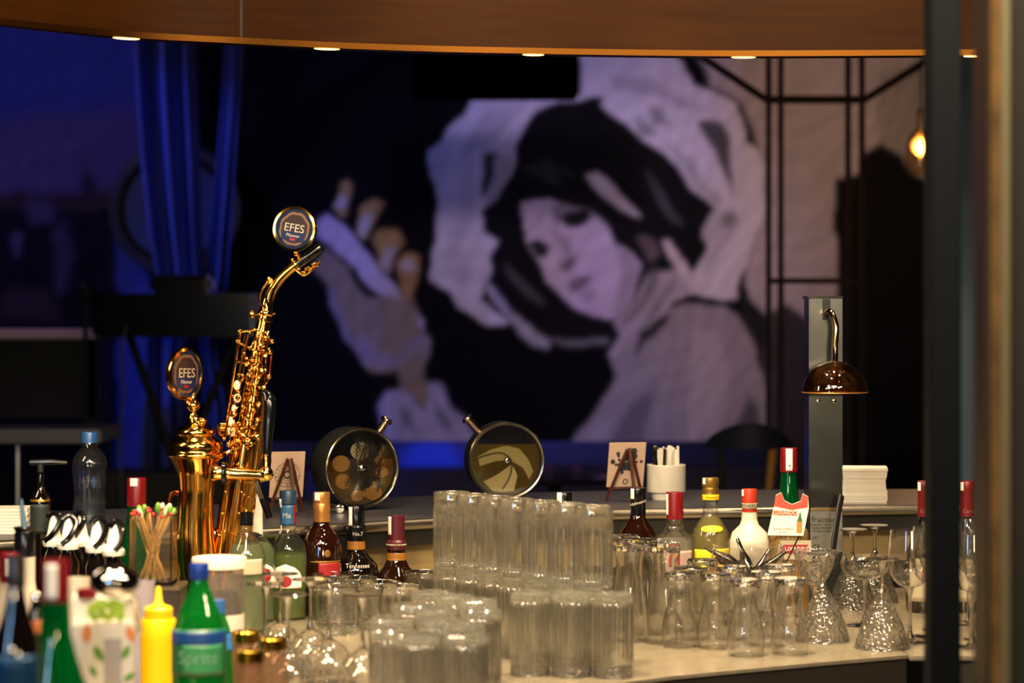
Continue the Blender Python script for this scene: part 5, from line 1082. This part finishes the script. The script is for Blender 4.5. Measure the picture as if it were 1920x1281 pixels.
# carton with red cap, steel jigger bowl on it
Yq = 3.12; k = Yq / F; t = thing('juice_carton', 'white juice carton printed with leaves and a red cap', 'carton', (X(194, Yq), Yq, ZC), math.radians(9))
def qz(py): return Z(py, Yq) - ZC
w2 = 58 * k
b = nb(); box(b, (-w2, -w2, 0), (w2, w2, qz(1160)), bev=.003)
prism(b, [(-w2, qz(1162)), (w2, qz(1162)), (w2 * .96, qz(1118)), (-w2 * .96, qz(1118))], -w2 * .5, w2 * .98); obj('carton_body', b, mat('carton_white', '#cfc6b8', .5), t)
b = nb(); lathe(b, [(0, 0), (19 * k, 0), (19 * k, 16 * k), (0, 17 * k)], 24, ax=Matrix.Translation((-30 * k, -.012, qz(1118)))); obj('screw_cap', b, REDC, t)
LEAF = mat('leaf_print', '#5a8a2c', .5); ORG = mat('orange_print2', '#c8783a', .5)
def leafshape(cx_, cy_, L, a):
    return [((cx_ - 190) * k + L * k * (u * math.cos(a) - v * math.sin(a)), qz(cy_) + L * k * (u * math.sin(a) + v * math.cos(a))) for u, v in [(-1, 0), (-.5, .35), (0, .45), (.5, .3), (1, 0), (.5, -.3), (0, -.45), (-.5, -.35)]]
for i, (x_, y_, L, a, m) in enumerate([(182, 1218, 18, -1, LEAF), (232, 1216, 16, 1.1, LEAF), (172, 1250, 13, -1, LEAF), (238, 1262, 14, .6, LEAF), (160, 1180, 20, 1.5, ORG), (240, 1182, 18, 1.9, ORG)]):
    b = nb(); prism(b, leafshape(x_, y_, L, a), -w2 - .0006, -w2 + .0002); obj('leaf_print', b, m, t)
b = nb()
for i in range(13):
    a = i * .8 - 2; M_ = leafshape(168 + i * 4.6, 1136 + 12 * math.sin(i * 1.7), 15, a); prism(b, M_, -w2 - .0012 - i * .00005, -w2 + .0002)
obj('leaf_print', b, mat('bright_leaf', '#8aa828', .5), t)
b = nb(); prism(b, [((x_ - 190) * k, qz(y_)) for x_, y_ in [(192, 1190), (224, 1190), (224, 1281), (192, 1281)]], -w2 - .0006, -w2 + .0002); obj('text_block', b, mat('grey_print', '#9a948e', .6), t)
t = thing('ladle', 'polished steel ladle bowl resting upside down on the juice carton', 'ladle', P(216, 1090, 3.02))
b = nb(); ball(b, (0, 0, 0), 46 * k, n=36, s=(1, 1, .66)); obj('ladle_bowl', b, mat('mirror_steel', '#c8c4c0', .05, 1), t)
b = nb(); tube(b, [(.0, .03, .0), (.01, .09, -.03), (.01, .13, -.08)], .004, 8); obj('handle', b, CHROME, t)
# green bottle with blurred red cap
bottle('spirit_bottle', 'nearest green bottle with a red and white foil cap at left', 104, 2.72, [(26, 1128), (27, 1140), (29, 1190), (40, 1235), (62, 1300)], GREENG, [(25, 1050), (26, 1053), (26, 1130)], REDC, strip=(1056, 1122, -5, 22))
bottle('spirit_bottle', 'black bottle with a steel-blue label at the lower left corner', 30, 2.5, [(17, 1100), (20, 1120), (26, 1150), (42, 1200), (48, 1240)], BLACKG, [(18, 1040), (20, 1044), (20, 1100)], mat('black_white_cap', '#1a1a1c', .3), patches=[('label', 1225, 1300, -50, 70, mat('steel_blue_label', '#1c4568', .3, .4), .001)])
bottle('spirit_bottle', 'thin black bottle with an orange neck band left of the green bottle', 68, 2.95, [(10, 1130), (12, 1160), (17, 1175), (26, 1200), (30, 1240)], BLACKG, [(8, 1112), (10, 1115), (10, 1130)], CHROME, patches=[('neck_band', 1162, 1186, -80, 80, mat('orange_band', '#a0521a', .4), .001)])
bottle('spirit_bottle', 'bottle with a red and white banded cap at the far left edge', 18, 3.5, [(17, 1092), (18, 1110), (40, 1160), (44, 1200)], mat('clouded_white', '#a89c8a', .4), [(16, 1036), (17, 1038), (17, 1092)], REDC, patches=[('cap_label', 1048, 1080, -20, 60, PAPER, .001)])
t = bottle('rum_bottle', 'white-bodied bottle with a black neck and blue pour spout', 46, 3.9, [(20, 1044), (20, 1090), (24, 1120), (36, 1150), (38, 1200)], mat('milky_glass', '#bdb2a2', .35), [(20, 988), (21, 990), (17, 996), (19, 1002), (19, 1044)], BLACK)
kk = 3.9 / F; b = nb(); tube(b, [(0, 0, Z(990, 3.9) - ZC), (-4 * kk, 0, Z(960, 3.9) - ZC), (-6 * kk, 0, Z(936, 3.9) - ZC)], [6 * kk, 4.5 * kk, 3 * kk], 10); obj('pour_spout', b, mat('blue_steel', '#6f9ab8', .25, .8), t)
t = thing('pitcher', 'tall white plastic pitcher standing behind the juice carton', 'pitcher', (X(142, 3.4), 3.4, ZC)); kk = 3.4 / F
b = nb(); lathe(b, [(0, 0), (20 * kk, 0), (24 * kk, .02), (26 * kk, Z(1084, 3.4) - ZC), (24.5 * kk, Z(1084, 3.4) - ZC), (20 * kk, .02), (0, .01)], 36); obj('pitcher_body', b, mat('ivory_plastic', '#c6baa4', .5), t)
b = nb(); tube(b, smooth_path([(-24 * kk, .01, .18), (-36 * kk, .015, .15), (-30 * kk, .01, .08), (-21 * kk, .01, .06)]), .004, 8); obj('handle', b, MATS['ivory_plastic'], t)
t = thing('storage_tub', 'lilac-grey plastic tub between the carton and the yellow bottle', 'tub', (X(262, 3.85), 3.85, ZC)); kk = 3.85 / F
b = nb(); lathe(b, [(0, 0), (24 * kk, 0), (28 * kk, Z(1090, 3.85) - ZC), (26.5 * kk, Z(1090, 3.85) - ZC), (23 * kk, .01), (0, .005)], 32); obj('tub_body', b, mat('lilac_plastic', '#8f8790', .45), t)
# flip-top dispenser bottles
f0 = None
for i, (px, Y) in enumerate([(101, 4.50), (128, 4.44), (152, 4.50), (181, 4.38), (213, 4.32)]):
    lab = 'dispenser bottle with a white flip-top and black lever, %s from the left' % ORD[i]
    if f0 is None:
        f0 = thing('dispenser_bottle', lab, 'bottle', (X(px, Y), Y, ZC), .2, 'flip-top dispenser bottles'); k = Y / F; h = Z(1020, Y) - ZC
        b = nb(); lathe(b, [(0, 0), (.020, 0), (.021, .004), (.021, h - .03), (.012, h - .01), (.012, h), (0, h)], 28); obj('bottle_body', b, BLACKG, f0)
        b = nb(); lathe(b, [(0, h - .004), (.019, h - .004), (.0205, h), (.0205, h + .006), (.016, h + .010), (.0125, h + .018), (.008, h + .042), (.004, h + .054), (0, h + .055)], 28); obj('white_top', b, WHITE, f0)
        b = nb(); tube(b, smooth_path([(-.016, -.012, h + .006), (-.002, -.016, h + .02), (.012, -.012, h + .045), (.002, -.004, h + .058), (-.012, .0, h + .05)]), .0052, 8); obj('lever', b, BLACK, f0)
    else: dup(f0, (X(px, Y), Y, ZC), lab, rz=[.2, .5, -.3, .9, 1.2][i])
# caddy and skewer glass
Yw = 4.3; k = Yw / F; zt = Z(1094, Yw)
t = thing('bar_caddy', 'dark metal box under the skewer glass', 'box', (X(288, Yw), Yw, ZC)); b = nb(); box(b, (-.055, -.05, 0), (.052, .055, zt - ZC - .002), bev=.003); obj('box_body', b, mat('caddy', '#4a4038', .35, .7), t)
b = nb(); box(b, (-.057, -.052, zt - ZC - .008), (.054, .057, zt - ZC - .001), bev=.001); obj('lid', b, mat('caddy_lid', '#9a8a68', .25, .9), t)
t = thing('skewer_glass', 'square clear glass full of wooden cocktail skewers', 'glass', (X(287, Yw), Yw, zt))
b = nb(); g = .038; hh = .118
for a0, a1 in (((-g, -g), (g, -g + .002)), ((-g, g - .002), (g, g)), ((-g, -g), (-g + .002, g)), ((g - .002, -g), (g, g))): box(b, (a0[0], a0[1], .0), (a1[0], a1[1], hh))
box(b, (-g, -g, 0), (g, g, .006)); obj('glass_body', b, GL, t)
SKW = mat('bamboo', '#b58a4c', .6); tips = [mat('red_bead', '#b02018', .4), mat('green_bead', '#5c8a2a', .4), mat('dark_bead', '#20241e', .4), mat('cream_bead', '#d8c8a4', .4)]
random.seed(21); sk = {}
for i in range(44):
    a = random.random() * 2 * PI; r0, r1 = random.uniform(.012, .03), random.uniform(.018, .045); tp = [0, 0, 0, 1, 0, 2, 3, 0][i % 8]
    p = Vector((r0 * math.cos(a), r0 * math.sin(a) * .9, .008)); a2 = a + PI + random.uniform(-.7, .7); q = Vector((r1 * math.cos(a2), r1 * math.sin(a2) * .8, random.uniform(.115, .142)))
    d = q - p; L = .13
    if tp not in sk:
        o = thing('cocktail_skewer', '', 'skewer', (0, 0, 0)); b = nb(); tube(b, [(0, 0, 0), (0, 0, L)], .0009, 6); obj('stick', b, SKW, o)
        b = nb(); ball(b, (0, 0, L), .0036 if tp in (0, 2) else .0055, n=10, s=(1, 1, 1 if tp in (0, 2) else 2.0)); obj('bead', b, tips[tp], o); sk[tp] = o
    else:
        o = dup(sk[tp], (0, 0, 0), '')
    o.location = t.location + p; o.rotation_euler = d.to_track_quat('Z', 'Y').to_euler()
    nm = ['red bead', 'long green tip', 'dark bead', 'pale pointed tip'][tp]
    tag(o, 'thin wooden skewer with a %s in the square glass' % nm, 'skewer', 'skewers with a %s' % nm)
